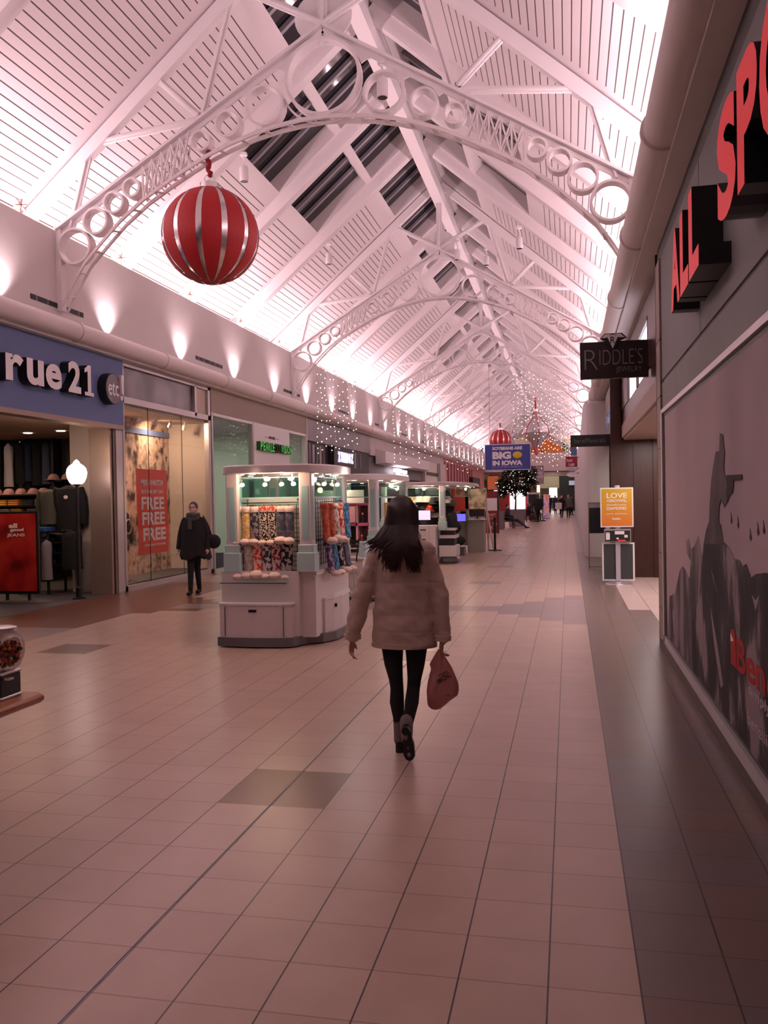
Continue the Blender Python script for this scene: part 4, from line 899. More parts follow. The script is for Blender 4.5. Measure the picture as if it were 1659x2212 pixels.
def kiosk(label, x0, x1, y0, y1, cols, top=2.06, zc=.85, lights=True, power=30):
    cx, cy = (x0+x1)/2, (y0+y1)/2
    K = thing('retail_kiosk', label, 'kiosk', (cx, cy, 0))
    b = MB(); P = sup(cx, cy, (x1-x0)/2+.12, (y1-y0)/2+.14)
    P2 = sup(cx, cy, (x1-x0)/2+.09, (y1-y0)/2+.11)
    b.rings([[(x, y, top-.085) for x, y in P2], [(x, y, top-.08) for x, y in P], [(x, y, top) for x, y in P], [(x, y, top+.015) for x, y in P2]]); b.build('canopy', M['kwhite'], K, smooth='auto')
    for (x, y) in cols: kcolumn(K, x, y, .15, zc, top-.085)
    # green glass fins under the canopy
    for (xa, ya, xb, yb) in ((x0+.1, y0+.06, x1-.15, y0+.06), (x1-.06, y0+.15, x1-.06, y1-.15), (x0+.06, y0+.15, x0+.06, y1-.15), (x0+.1, y1-.06, x1-.15, y1-.06)):
        b = MB(); b.box(xa, max(xb, xa+.008), ya, max(yb, ya+.008), 1.70, 1.93); b.build('glass_fin', M['teal_glass'], K)
        b = MB(); b.box(xa-.003, max(xb, xa+.008)+.003, ya-.004, max(yb, ya+.008)+.004, 1.69, 1.705); b.box(xa-.003, max(xb, xa+.008)+.003, ya-.004, max(yb, ya+.008)+.004, 1.925, 1.935); b.build('glass_edge', M['teal'], K)
    i = 0
    for k in range(14):
        a = 2*PI*k/14; x = cx+((x1-x0)/2-.06)*abs(math.cos(a))**.6*(1 if math.cos(a) > 0 else -1); y = cy+((y1-y0)/2-.06)*abs(math.sin(a))**.6*(1 if math.sin(a) > 0 else -1)
        b = MB(); b.lathe([(.035, 0), (.035, .006)], (x, y, top-.091), 14); b.build('canopy_light', M['lampface'], K)
    return K
K1 = kiosk('white and teal sock kiosk with curved drawers, nearest the camera', -3.92, -2.80, 9.48, 11.10, ((-3.87, 9.48), (-2.99, 9.48), (-3.87, 10.92), (-2.98, 10.92)))
b = MB(); b.box(-3.90, -2.83, 9.55, 11.08, .10, .82); b.box(-3.93, -2.80, 9.50, 11.12, .81, .86); b.box(-3.93, -3.0, 9.46, 9.7, .12, .86); b.build('cabinet', M['kwhite'], K1)
b = MB(); b.rings([[(x, y, z) for x, y in [(-3.95, 9.75), (-3.95, 9.36), (-3.8, 9.33), (-3.5, 9.315), (-3.22, 9.33), (-3.06, 9.38), (-3.02, 9.50), (-2.96, 9.62), (-2.90, 9.66), (-2.80, 9.72), (-2.70, 9.95), (-2.67, 10.3), (-2.69, 10.75), (-2.78, 11.0), (-2.80, 11.13), (-3.9, 11.13)]] for z in (0.015, .115)]); b.build('plinth', M['kgrey'], K1)
fr = [(-3.93, 9.6), (-3.93, 9.385), (-3.8, 9.355), (-3.5, 9.34), (-3.22, 9.355), (-3.08, 9.40), (-3.05, 9.50), (-3.05, 9.6)]
b = MB(); b.rings([[(x, y, z) for x, y in fr] for z in (.115, .485)]); b.build('drawer', M['kwhite'], K1)
d_ = K1.children[-1]
b = MB(); b.box(-3.56, -3.47, 9.325, 9.345, .405, .435); b.build('lock_plate', M['black'], d_)
b = MB(); b.box(-3.86, -3.855, 9.352, 9.37, .13, .46); b.box(-3.16, -3.155, 9.352, 9.372, .13, .46); b.build('door_seam', M['kgrey'], d_)
fr2 = [(x+(-.015 if x < -3.5 else .015), y-.015) for x, y in fr]
b = MB(); b.rings([[(x, y, z) for x, y in fr2] for z in (.485, .505)]); b.build('drawer_top', M['white'], K1)
sd_ = [(-2.9, 9.80), (-2.80, 9.82), (-2.74, 10.0), (-2.715, 10.3), (-2.73, 10.7), (-2.80, 10.93), (-2.9, 10.95)]
b = MB(); b.rings([[(x, y, z) for x, y in sd_] for z in (.115, .50)]); b.build('side_drawer', M['kwhite'], K1)
d2 = K1.children[-1]
b = MB(); b.box(-2.735, -2.712, 10.02, 10.05, .39, .43); b.box(-2.74, -2.715, 10.72, 10.75, .39, .43); b.build('lock_plate', M['black'], d2)
b = MB(); b.rings([[(x+.012, y, z) for x, y in sd_] for z in (.50, .52)]); b.build('side_top', M['white'], K1)
b = MB(); b.box(-3.91, -3.12, 9.36, 9.6, .728, .736); b.build('glass_shelf', M['teal_glass'], K1)
b = MB(); b.box(-3.91, -3.12, 9.352, 9.36, .728, .736); b.build('shelf_edge', M['black'], K1)
# header panel and black grid walls
b = MB(); b.box(-3.67, -3.08, 9.70, 9.72, 1.62, 1.70); b.build('header_panel', M['kwhite'], K1)
b = MB()
for i in range(15):
    z = .9+.055*i; b.box(-3.70, -3.0, 9.73, 9.736, z, z+.006)
for i in range(8):
    x = -3.70+.1*i; b.box(x, x+.006, 9.73, 9.736, .88, 1.68)
b.build('grid_wall', M['mesh'], K1)
b = MB()
for i in range(15):
    z = .9+.055*i; b.box(-2.935, -2.929, 9.75, 10.9, z, z+.006)
for i in range(12):
    y = 9.75+.1*i; b.box(-2.935, -2.929, y, y+.006, .88, 1.68)
b.build('grid_wall', M['mesh'], K1)
b = MB(); b.box(-3.6, -3.0, 9.9, 10.7, .86, 1.66); b.build('centre_cabinet', M['kwhite'], K1)
for z in (1.64, 1.20):
    b = MB(); b.tube([(-2.86, 9.75, z), (-2.86, 11.05, z+.01)], .008, 6); b.build('side_rail', M['mesh'], K1)
    b = MB(); b.tube([(-3.78, 9.62, z), (-3.02, 9.62, z)], .008, 6); b.build('front_rail', M['mesh'], K1)
for i, (x, y) in enumerate(((-3.72, 9.6), (-3.45, 9.62), (-3.25, 9.62), (-3.1, 9.6), (-2.85, 10.0), (-2.85, 10.6))):
    b = MB(); b.tube([(x, y, 1.97), (x, y, 1.90)], .008, 6); b.tube([(x, y, 1.90), (x+.03, y-.05, 1.85)], [.018, .032], 10); b.build('spotlight', M['chrome'], K1)
    h_ = K1.children[-1]
    b = MB(); b.tube([(x+.03, y-.05, 1.85), (x+.032, y-.053, 1.846)], [.028, .028], 10); b.build('spot_face', M['lampface'], h_)
point('kiosk_light', (-3.45, 9.36, 1.93), 6.5, WARM, .04); point('kiosk_light', (-3.15, 9.38, 1.93), 6.5, WARM, .04); point('kiosk_light', (-2.62, 10.4, 1.92), 6, (1, .85, .8), .04)
point('kiosk_light', (-3.4, 10.3, 1.80), 3, WARM, .04)
# socks
def knit(name, a, b_, scale=30, emit=0, c3=None):
    cols = [a, b_] if c3 is None else [a, b_, c3]
    return blotch(name, cols, scale, rough=.95, detail=1.0, stops=([.47, .53] if c3 is None else [.42, .5, .58]), kind='NOISE')
FUR = mat('sock_fleece', (.78, .60, .52), 1.0, noise=.06, nscale=60)
def sock(label, x, y, ztop, h, w, m, cuffm, group, towards=(0, -1), sole=True, tilt=0.0):
    t = thing('fleece_sock', label, 'sock', (x, y, ztop), group)
    tx, ty = towards; nx, ny = -ty, tx
    b = MB(); rs = []
    for f, ww in ((0, .80), (.1, .9), (.3, 1), (.6, .98), (.85, 1.02), (1, 1.0)):
        z = ztop-.03-(h-.05)*f; ox = tilt*f
        rs.append([(x+nx*(w/2*ww*math.cos(2*PI*k/14))+tx*(.035*math.sin(2*PI*k/14)+ox), y+ny*(w/2*ww*math.cos(2*PI*k/14))+ty*(.035*math.sin(2*PI*k/14)+ox), z) for k in range(14)])
    b.rings(rs)
    b.build('leg', m, t, smooth='auto')
    b = MB(); rs = []
    for f, r in ((0, .9), (.012, 1.08), (.035, 1.12), (.06, 1.02)):
        rs.append([(x+nx*(w/2*r*math.cos(2*PI*k/14))+tx*(.042*r*math.sin(2*PI*k/14)), y+ny*(w/2*r*math.cos(2*PI*k/14))+ty*(.042*r*math.sin(2*PI*k/14)), ztop-f*1.1) for k in range(14)])
    b.rings(rs); b.build('cuff', cuffm, t, smooth='auto')
    if sole:
        b = MB()
        j = random.Random(label).uniform(-1, 1); cxx = x+tx*(.05+tilt+.02*j); cyy = y+ty*(.05+tilt+.02*j)
        b.ell((cxx+nx*.01*j, cyy+ny*.01*j, ztop-h+.02+.024*j), max(abs(nx)*w*.44, .07+.02*j), max(abs(ny)*w*.44, .07+.02*j), .042+.012*j, 12, 8)
        b.build('fleece_sole', FUR, t, smooth='auto')
    return t
kn = dict(tan=knit('knit_tan', (.50, .30, .14), (.62, .42, .22)), gold=knit('knit_gold', (.62, .36, .10), (.80, .60, .34), 45), dark=knit('knit_dark', (.05, .045, .06), (.30, .26, .26), 22),
          dots=knit('knit_dots', (.012, .01, .012), (.75, .62, .50), 55), grey=knit('knit_grey', (.08, .08, .11), (.16, .15, .18), 15), wine=knit('knit_wine', (.22, .02, .03), (.55, .40, .38), 26),
          red=knit('knit_red', (.62, .05, .03), (.75, .50, .40), 26), cream=knit('knit_cream', (.55, .46, .38), (.38, .32, .27), 26), navy=knit('knit_navy', (.04, .04, .07), (.60, .50, .45), 22), black=knit('knit_black', (.02, .018, .02), (.42, .36, .33), 20),
          rust=knit('knit_rust', (.42, .06, .03), (.50, .13, .08), 20), white=knit('knit_white', (.70, .60, .52), (.35, .20, .18), 30), blue=knit('knit_blue', (.03, .12, .25), (.15, .30, .42), 25), purple=knit('knit_purple', (.10, .05, .12), (.40, .3, .4), 22))
GU = 'socks hanging on the near kiosk'
for x, k, cf, l in ((-3.755, 'tan', FUR, 'tan sock with big white cuff at the left end of the upper front row'), (-3.655, 'gold', FUR, 'golden speckled sock, second of the upper front row'), (-3.55, 'dark', FUR, 'dark sock with white cuff, third of the upper front row'),
                    (-3.44, 'dots', kn['red'], 'black and cream dotted sock with red cuff, left of its pair'), (-3.34, 'dots', kn['red'], 'black and cream dotted sock with red cuff, right of its pair'), (-3.225, 'grey', FUR, 'grey sock with snowflakes and large white cuff'), (-3.125, 'grey', FUR, 'narrow grey sock at the right end of the upper front row')):
    sock(l, x, 9.56, 1.60, .42, .105, kn[k], cf, GU)
for x, k, l in ((-3.735, 'purple', 'dark violet patterned sock at the left end of the lower front row'), (-3.625, 'cream', 'cream patterned sock, second of the lower front row'), (-3.515, 'red', 'bright red patterned sock, third of the lower front row'), (-3.40, 'navy', 'navy patterned sock, fourth of the lower front row'), (-3.29, 'wine', 'wine red patterned sock, fifth of the lower front row'), (-3.16, 'black', 'black and cream patterned sock at the right end of the lower front row')):
    sock(l, x, 9.54, 1.20, .42, .115 if k != 'black' else .14, kn[k], kn[k], GU)
for y, k, l, w_ in ((9.86, 'rust', 'rust red sock nearest on the upper side row', .2), (10.12, 'rust', 'darker rust sock, second on the upper side row', .12), (10.34, 'white', 'white speckled sock on the upper side row', .16), (10.58, 'red', 'scarlet sock right of the white speckled one', .12), (10.86, 'blue', 'blue sock at the far end of the upper side row', .18)):
    sock(l, -2.80, y, 1.62, .46, w_, kn[k], kn[k], GU, towards=(1, 0), tilt=.03, sole=(k != 'blue'))
for y, k, l in ((9.95, 'purple', 'violet sock nearest on the lower side row'), (10.18, 'blue', 'blue sock on the lower side row'), (10.45, 'black', 'black patterned sock on the lower side row'), (10.75, 'grey', 'grey sock at the far end of the lower side row')):
    sock(l, -2.79, y, 1.18, .40, .18, kn[k], kn[k], GU, towards=(1, 0), tilt=.05)

# ---- second kiosk, pink doll house display
K2 = kiosk('white and teal kiosk with a pink doll house, behind the sock kiosk', -4.35, -2.98, 13.75, 16.6, ((-4.30, 13.78), (-3.17, 13.78), (-4.30, 16.4), (-3.17, 16.4)))
b = MB(); b.box(-4.3, -3.02, 13.95, 16.55, .10, .82); b.box(-4.33, -3.0, 13.9, 16.6, .81, .86); b.build('cabinet', M['kwhite'], K2)
b = MB(); b.rbox(-4.36, -2.96, 13.8, 16.65, .01, .10, .1); b.build('plinth', M['kgrey'], K2)
b = MB(); b.box(-4.15, -3.32, 14.1, 14.12, 1.60, 1.82); b.build('sign_panel', M['white'], K2)
b = MB()
for i in range(8):
    b.box(-3.02, -3.0, 14.3+.25*i, 14.45+.25*i, 1.0, 1.6)
b.build('side_display', mat('gold_cards', (.45, .25, .08), .5), K2)
b = MB(); b.box(-2.995, -2.985, 15.3, 15.7, 1.15, 1.6); b.build('lit_strip', M['glowwhite'], K2)
point('kiosk_light', (-3.7, 13.95, 1.9), 7, WARM, .04); point('kiosk_light', (-3.0, 15.2, 1.9), 5, WARM, .04)
PK = mat('doll_pink', (.62, .12, .25), .5); PKL = mat('doll_pale_pink', (.70, .38, .42), .5)
dh = thing('doll_house', 'tall pink open doll house display on the second kiosk', 'doll house', (-3.7, 14.4, .86))
b = MB()
for (xa, xb, za, zb) in ((-4.05, -3.22, .86, .90), (-4.05, -3.22, 1.22, 1.27), (-4.05, -3.22, 1.56, 1.60)): b.box(xa, xb, 14.15, 14.55, za, zb)
b.build('floor_plate', PK, dh)
b = MB()
for x in (-4.03, -3.80, -3.46, -3.25): b.box(x-.015, x+.015, 14.15, 14.55, .88, 1.58)
b.build('upright', PKL, dh)
b = MB(); b.box(-4.03, -3.24, 14.54, 14.56, .88, 1.58); b.build('back_wall', mat('doll_back', (.30, .16, .16), .6), dh)
for xa, xb in ((-3.78, -3.68), (-3.58, -3.48)):
    b = MB(); b.box(xa, xb, 14.13, 14.15, 1.28, 1.55); b.build('door', PKL, dh)
b = MB(); b.prism([(-3.75, .9), (-3.75, 1.15), (-3.63, 1.23), (-3.51, 1.15), (-3.51, .9)], lambda u, v, d: (u, d, v), 14.50, 14.53); b.build('arch_opening', M['black'], dh)
for x, z, m, l in ((-3.40, .90, 'red', 'small red toy figure on the right of the doll house'), (-3.62, .90, 'yellow', 'small yellow toy figure at the foot of the doll house'), (-3.38, 1.27, 'charcoal', 'small dark toy on the middle floor of the doll house')):
    t = thing('toy_figure', l, 'toy', (x, 14.25, z))
    b = MB(); b.lathe([(.035, 0), (.04, .05), (.025, .11), (.01, .13)], (x, 14.25, z), 10); b.build('figure_body', FAB[m] if m in FAB else M['red'], t, smooth='auto')
    b = MB(); b.ell((x, 14.25, z+.15), .022, .022, .026, 10, 6); b.build('figure_head', PKL, t, smooth='auto')
ct = thing('drawer_counter', 'beige drawer counter in front of the doll house kiosk', 'counter', (-3.7, 13.3, 0))
b = MB(); b.box(-4.1, -3.12, 13.1, 13.6, .12, .73); b.box(-4.13, -3.09, 13.07, 13.65, .73, .76); b.build('body', M['kwhite'], ct)
b = MB(); b.box(-4.1, -3.12, 13.15, 13.6, 0, .12); b.build('plinth', M['black'], ct)
for z in (.54, .32):
    b = MB(); b.box(-3.9, -3.2, 13.08, 13.1, z, z+.17); b.build('drawer', M['kwhite'], ct)
    h_ = ct.children[-1]; b = MB(); b.box(-3.62, -3.50, 13.05, 13.065, z+.10, z+.12); b.build('drawer_handle', M['chrome'], h_)
bx = thing('white_box', 'open white cardboard box with tissue on the drawer counter', 'box', (-3.72, 13.3, .76))
b = MB(); b.box(-3.86, -3.60, 13.2, 13.4, .76, .84); b.build('box_body', M['white'], bx)
b = MB(); b.ell((-3.73, 13.3, .88), .10, .08, .07, 9, 6); b.build('tissue', M['letterw'], bx)
ch = thing('bar_stool', 'metal bar stool with slatted black backrest beside the drawer counter', 'stool', (-3.30, 12.75, 0))
b = MB(); b.lathe([(.15, 0), (.16, .01), (.16, .025), (.14, .03)], (-3.30, 12.75, .70), 20); b.build('seat', mat('seat_pale', (.5, .42, .38), .5), ch, smooth='auto')
for x, y in ((-3.42, 12.62), (-3.2, 12.62), (-3.4, 12.9), (-3.18, 12.9)):
    b = MB(); b.tube([(-3.30+(x+3.30)*.7, 12.75+(y-12.75)*.7, .70), (x, y, 0)], .011, 8); b.build('leg', M['alu'], ch)
b = MB(); b.rings([[(-3.30+.12*math.cos(2*PI*k/20), 12.75+.12*math.sin(2*PI*k/20), .25+z) for k in range(20)] for z in (0, .012)]); b.build('foot_ring', M['alu'], ch)
for x0_, x1_ in ((-3.31, -3.26), (-3.17, -3.14)):
    b = MB(); b.tube([(x0_, 12.88, .70), (x1_, 12.94, 1.06)], .012, 8); b.build('back_post', M['black'], ch)
for z in (.88, .95, 1.02):
    b = MB(); xo = (z-.7)*.14; b.box(-3.31+xo, -3.15+xo*.6, 12.905, 12.925, z-.025, z+.025); b.build('back_slat', M['black'], ch)
t = thing('teal_case', 'small teal case standing on the counter behind the bar stool', 'case', (-3.12, 13.5, .76))
b = MB(); b.rbox(-3.24, -3.11, 13.3, 13.55, .76, 1.0, .02); b.build('case_body', M['tealpale'], t); b = MB(); b.box(-3.19, -3.16, 13.4, 13.45, 1.0, 1.02); b.build('case_handle', M['black'], t)

# ---- third kiosk, hats
K3 = kiosk('long white kiosk hung with caps and hats in the middle of the hall', -4.75, -2.75, 21.8, 28.2, ((-4.7, 21.85), (-3.2, 21.85), (-4.7, 27.0), (-3.2, 27.0)), power=30)
b = MB(); b.box(-4.7, -3.85, 22.2, 27.1, .1, .85); b.build('cabinet', M['kwhite'], K3)
b = MB(); b.box(-4.7, -3.8, 22.15, 27.15, 0, .1); b.build('plinth', M['kgrey'], K3)
b = MB(); b.box(-4.6, -3.85, 22.6, 22.64, .85, 1.75); b.box(-3.86, -3.82, 22.6, 27.0, .85, 1.75); b.build('display_wall', M['mesh'], K3)
point('kiosk_light', (-3.6, 21.75, 1.9), 26, WARM, .04); point('kiosk_light', (-4.3, 21.75, 1.9), 16, WARM, .04); point('kiosk_light', (-2.8, 24.5, 1.9), 10, WARM, .04)  # front points added to brighten the dim caps
HC = [FAB['yellow'], FAB['navy'], FAB['pale'], FAB['charcoal'], M['banner'], FAB['black'], FAB['cream'], FAB['olive']]
HN = ['yellow', 'navy', 'pale pink', 'charcoal', 'bright red', 'black', 'cream', 'olive']
pos = [(885, 1078, 0), (903, 1092, 1), (905, 1080, 2), (915, 1095, 3), (928, 1098, 4), (944, 1092, 5), (922, 1080, 6), (893, 1088, 2), (956, 1078, 5), (966, 1082, 6), (975, 1088, 7), (943, 1112, 6), (958, 1118, 5), (885, 1066, 5), (960, 1068, 5), (950, 1102, 5), (872, 1074, 4), (935, 1084, 3)]
for i, (px, py, c) in enumerate(pos):
    q = at(px, py, 22.3)
    t = cap(q.x, 22.3, q.z-.06, 1.55, HC[c], '%s cap on the hat kiosk, %s' % (HN[c], ['upper left', 'second row left', 'top row left', 'second row middle', 'lower middle', 'right of the red cap', 'top row middle', 'far left pair', 'top right', 'right edge of the top row', 'right edge lower', 'large and low beside the screen', 'low in the dark corner', 'topmost left', 'topmost right', 'below the top right one', 'partly hidden at the left edge', 'between the top row caps'][i]), 'caps on the hat kiosk', ang=-PI/2+random.uniform(-.5, .5))
    b = MB(); b.tube([(q.x, 22.3, q.z-.02), (q.x, 22.6, q.z)], .008, 5); b.build('peg', M['mesh'], t)
for (px, py, w_, h_, m, l) in ((965, 1095, .42, .75, 'black', 'black backpack hanging at the right end of the hat kiosk'), (975, 1120, .34, .5, 'charcoal', 'charcoal bag below the black backpack'), (985, 1138, .3, .32, 'black', 'black bag with red badge on the hat kiosk counter'), (944, 1128, .5, .3, 'black', 'black basket on the hat kiosk counter')):
    q = at(px, py, 22.5); t = thing('hanging_bag', l, 'bag', (q.x, 22.5, q.z))
    b = MB(); b.ell((q.x, 22.4, q.z), w_/2, .14, h_/2, 14, 10); b.build('bag_body', FAB[m], t, smooth='auto')
    b = MB(); b.tube([(q.x-.05, 22.4, q.z+h_*.45), (q.x, 22.4, q.z+h_*.58), (q.x+.05, 22.4, q.z+h_*.45)], .012, 6); b.build('strap', FAB[m], t)
# counters, drawers, tills
dc = thing('drawer_counter', 'white drawer cabinet with corner column at the front of the hat kiosk', 'counter', (-3.25, 22, 0))
q0 = at(922, 1200, 21.6)
b = MB(); b.box(-3.75, -3.26, 21.55, 22.1, .06, .98); b.build('body', M['kwhite'], dc)
b = MB(); b.box(-3.75, -3.24, 21.55, 22.15, 0, .06); b.build('plinth', M['black'], dc)
for z in (.74, .50):
    b = MB(); b.box(-3.70, -3.42, 21.53, 21.55, z, z+.2); b.build('drawer', M['kwhite'], dc); h_ = dc.children[-1]
    b = MB(); b.box(-3.64, -3.50, 21.515, 21.53, z+.12, z+.15); b.build('drawer_handle', M['black'], h_)
sc_ = thing('bin_counter', 'low white stepped bin with curved grey foot right of the drawer cabinet', 'counter', (-3.0, 22.2, 0))
b = MB(); b.box(-3.22, -2.80, 21.9, 22.6, .84, .90); b.box(-3.22, -2.80, 21.92, 22.6, .64, .72); b.box(-3.22, -2.78, 21.9, 22.6, .18, .46); b.build('step', M['kwhite'], sc_)
b = MB(); b.box(-3.2, -2.84, 22.0, 22.55, .46, .84); b.build('dark_recess', M['black'], sc_)
b = MB(); b.rbox(-3.22, -2.76, 21.9, 22.6, 0, .18, .1); b.build('foot', M['kgrey'], sc_)
td = thing('till_desk', 'grey beige till desk at the right end of the hat kiosk', 'desk', (-2.75, 26.9, 0))
b = MB(); b.box(-3.02, -2.52, 26.4, 27.1, 0, .98); b.box(-3.7, -3.02, 26.6, 27.2, .2, 1.0); b.build('body', mat('desk_beige', (.34, .30, .27), .6), td)
b = MB(); b.box(-3.05, -2.49, 26.35, 27.15, .98, 1.0); b.build('desk_top', M['kwhite'], td)
mo = thing('monitor', 'dark flat monitor seen from behind on the till desk', 'monitor', (-2.72, 26.8, 1.0))
b = MB(); b.rbox(-2.98, -2.52, 26.72, 26.76, 1.08, 1.42, .01); b.build('screen_case', mat('monitor_dark', (.05, .055, .06), .4), mo)
b = MB(); b.lathe([(.10, 0), (.10, .015), (.02, .02), (.02, .12)], (-2.75, 26.82, 1.0), 14); b.build('stand', M['black'], mo)
tbx = thing('tablet', 'white framed tablet on a stand left of the monitor', 'tablet', (-3.15, 26.8, 1.0))
b = MB(); b.rbox(-3.27, -3.06, 26.70, 26.72, 1.04, 1.26, .005); b.mi(1); b.box(-3.25, -3.08, 26.695, 26.70, 1.06, 1.24); b.build('tablet_body', [M['white'], M['black']], tbx)
b = MB(); b.box(-3.22, -3.10, 26.72, 26.85, 1.0, 1.03); b.build('tablet_stand', M['white'], tbx)
for (px, py, Yv, wd, hh, em, l) in ((917, 1113, 22.0, .30, .24, (.45, .42, .62), 'lit computer screen beside the woman\'s head'), (995, 1118, 26.6, .30, .22, (.16, .14, .75), 'blue glowing small screen left of the tablet')):
    q = at(px, py, Yv); t = thing('computer_screen', l, 'screen', (q.x, Yv, q.z-.2))
    b = MB(); b.box(q.x-wd/2-.01, q.x+wd/2+.01, Yv, Yv+.03, q.z-hh/2-.01, q.z+hh/2+.01); b.build('screen_case', M['black'], t)
    b = MB(); b.box(q.x-wd/2, q.x+wd/2, Yv-.004, Yv, q.z-hh/2, q.z+hh/2); b.build('lit_screen', mat('screen_%d' % px, em, .3, emit=1.2), t)
    b = MB(); b.box(q.x-.03, q.x+.03, Yv+.005, Yv+.025, q.z-hh/2-.16, q.z-hh/2); b.build('stand', M['black'], t)
for (px, py, w_, h_, m, l) in ((995, 1080, .52, .62, mat('bag_red', (.60, .03, .02), .5), 'red printed blanket hanging on the hat kiosk side'), (1026, 1078, .62, .60, blotch('foil_gold', [(.30, .20, .12), (.60, .45, .30), (.75, .62, .48)], 6, detail=3, stops=[.4, .5, .62], rough=.3), 'crumpled golden package hanging right of the red blanket')):
    q = at(px, py, 25.6); t = thing('hanging_package', l, 'package', (q.x, 25.6, q.z))
    b = MB(); b.ell((q.x, 25.6, q.z), w_/2, .07, h_/2, 4, 10); b.v = []; b.f = []; b.m = []
    b.rbox(q.x-w_/2, q.x+w_/2, 25.55, 25.66, q.z-h_/2, q.z+h_/2, .03); b.build('package_body', m, t, smooth='auto')
    b = MB(); b.tube([(q.x-w_/3, 25.62, q.z+h_/2), (q.x, 25.62, q.z+h_/2+.06), (q.x+w_/3, 25.62, q.z+h_/2)], .008, 5); b.build('hanging_cord', M['black'], t)
q = at(1050, 1120, 27.3)
ac = thing('leaning_frame', 'pale wooden frame leaning at the right end of the hat kiosk', 'frame', (-2.45, 27.6, 0))
for a_, c_ in (((-2.5, 27.7, 0), (-2.58, 27.9, 1.95)), ((-2.3, 27.4, 0), (-2.55, 27.9, 1.25)), ((-2.58, 27.9, 1.95), (-2.75, 27.9, 1.97))):
    b = MB(); b.bar(a_, c_, .05, .03); b.build('rail', M['beigepanel'], ac)
lg = thing('duffel_pile', 'dark duffel bag with teal and red ends lying under the counter', 'bag', (-3.35, 25.2, .2))
b = MB(); b.ell((-3.35, 25.2, .42), .42, .3, .2, 16, 10); b.build('bag_body', FAB['black'], lg, smooth='auto'); b = MB(); b.ell((-3.68, 25.12, .44), .12, .22, .15, 12, 8); b.build('teal_end', FAB['blue'], lg, smooth='auto')
b = MB(); b.tube([(-3.5, 25.1, .60), (-3.3, 25.05, .68), (-3.15, 25.1, .60)], .02, 6); b.build('handle', M['red'], lg)
b = MB(); b.box(-3.8, -2.95, 24.9, 25.5, 0, .23); o = b.build('low_platform', M['kgrey']); tag(o, 'low dark platform under the duffel bag', 'platform')
# stanchion and standing signs
sn = thing('stanchion_post', 'black queue post with square foot at the end of the hat kiosk', 'post', (-2.20, 27.2, 0))
b = MB(); b.lathe([(.035, .02), (.035, .95), (.045, .96), (.045, 1.02)], (-2.25, 27.2, 0), 12); b.build('post', M['black'], sn)
b = MB(); b.box(-2.45, -2.05, 27.16, 27.24, 0, .03); b.box(-2.29, -2.21, 26.95, 27.45, 0, .03); b.build('foot', M['black'], sn)
rg = thing('advert_pillar', 'tall dark red advertising stand with a white middle panel', 'advert stand', (-3.45, 40, 0))
b = MB(); b.box(-3.75, -3.17, 40, 40.15, .02, 1.93); b.mi(1); b.box(-3.17, -3.12, 40, 40.15, 0, 1.93); b.build('stand_body', [mat('advert_red', (.22, .012, .012), .4), M['black']], rg)
b = MB(); b.box(-3.74, -3.19, 39.99, 40, 1.05, 1.62); b.build('white_panel', M['white'], rg)
for s, x, z, w_, h in (("DON'T", -3.68, .80, .42, .12), ('BE', -3.55, .64, .22, .12), ('TO', -3.42, .38, .2, .12), ('E.', -3.50, .22, .16, .12)):
    text(s, (x, 39.995, z), (1, 0, 0), (0, 0, 1), w_, h, .004, mat('advert_text', (.5, .25, .25), .5) if s == 'BE' else M['bannertxt'], rg, 'lettering')
# soybean sign hung on two rods from the third truss
sy = thing('hanging_sign', 'blue hanging sign SOYBEANS ARE BIG IN IOWA with a yellow bean', 'sign', (-2.55, 38.06, 3.4))
b = MB(); b.box(-3.53, -1.56, 38.02, 38.10, 2.82, 3.95); b.build('sign_frame', M['white'], sy)
SB = mat('soy_blue', (.045, .06, .30), .45); SBY = mat('soy_yellow', (.62, .46, .04), .5)
b = MB(); b.box(-3.51, -1.58, 38.005, 38.02, 2.85, 3.92); b.build('sign_face', SB, sy)
fx = lambda x: (x, 38.0, 0)
text('SOYBEANS ARE', (-3.20, 38.004, 3.69), (1, 0, 0), (0, 0, 1), 1.28, .14, .004, M['letterw'], sy, 'lettering', bold=.05)
text('BIG', (-3.20, 38.004, 3.30), (1, 0, 0), (0, 0, 1), .80, .32, .004, M['letterw'], sy, 'lettering', bold=.06)
text('IN IOWA', (-3.20, 38.004, 3.02), (1, 0, 0), (0, 0, 1), 1.28, .22, .004, M['letterw'], sy, 'lettering', bold=.06)
text('Find out how BIG at iasoybeans.com', (-3.20, 38.004, 2.93), (1, 0, 0), (0, 0, 1), 1.28, .045, .004, M['letterw'], sy, 'lettering')
b = MB(); b.rings([[(-2.13+.20*r*math.cos(2*PI*k/24), 38.004-d, 3.46+.155*r*math.sin(2*PI*k/24)) for k in range(24)] for r, d in ((1, 0), (.95, .02), (.6, .035))]); b.build('bean', SBY, sy, smooth='auto')
for x in (-3.3, -1.8):
    b = MB(); b.tube([(x, 38.06, 3.95), (x, 38.06, 7.35)], .008, 5); b.build('hanging_rod', M['wire'], sy)

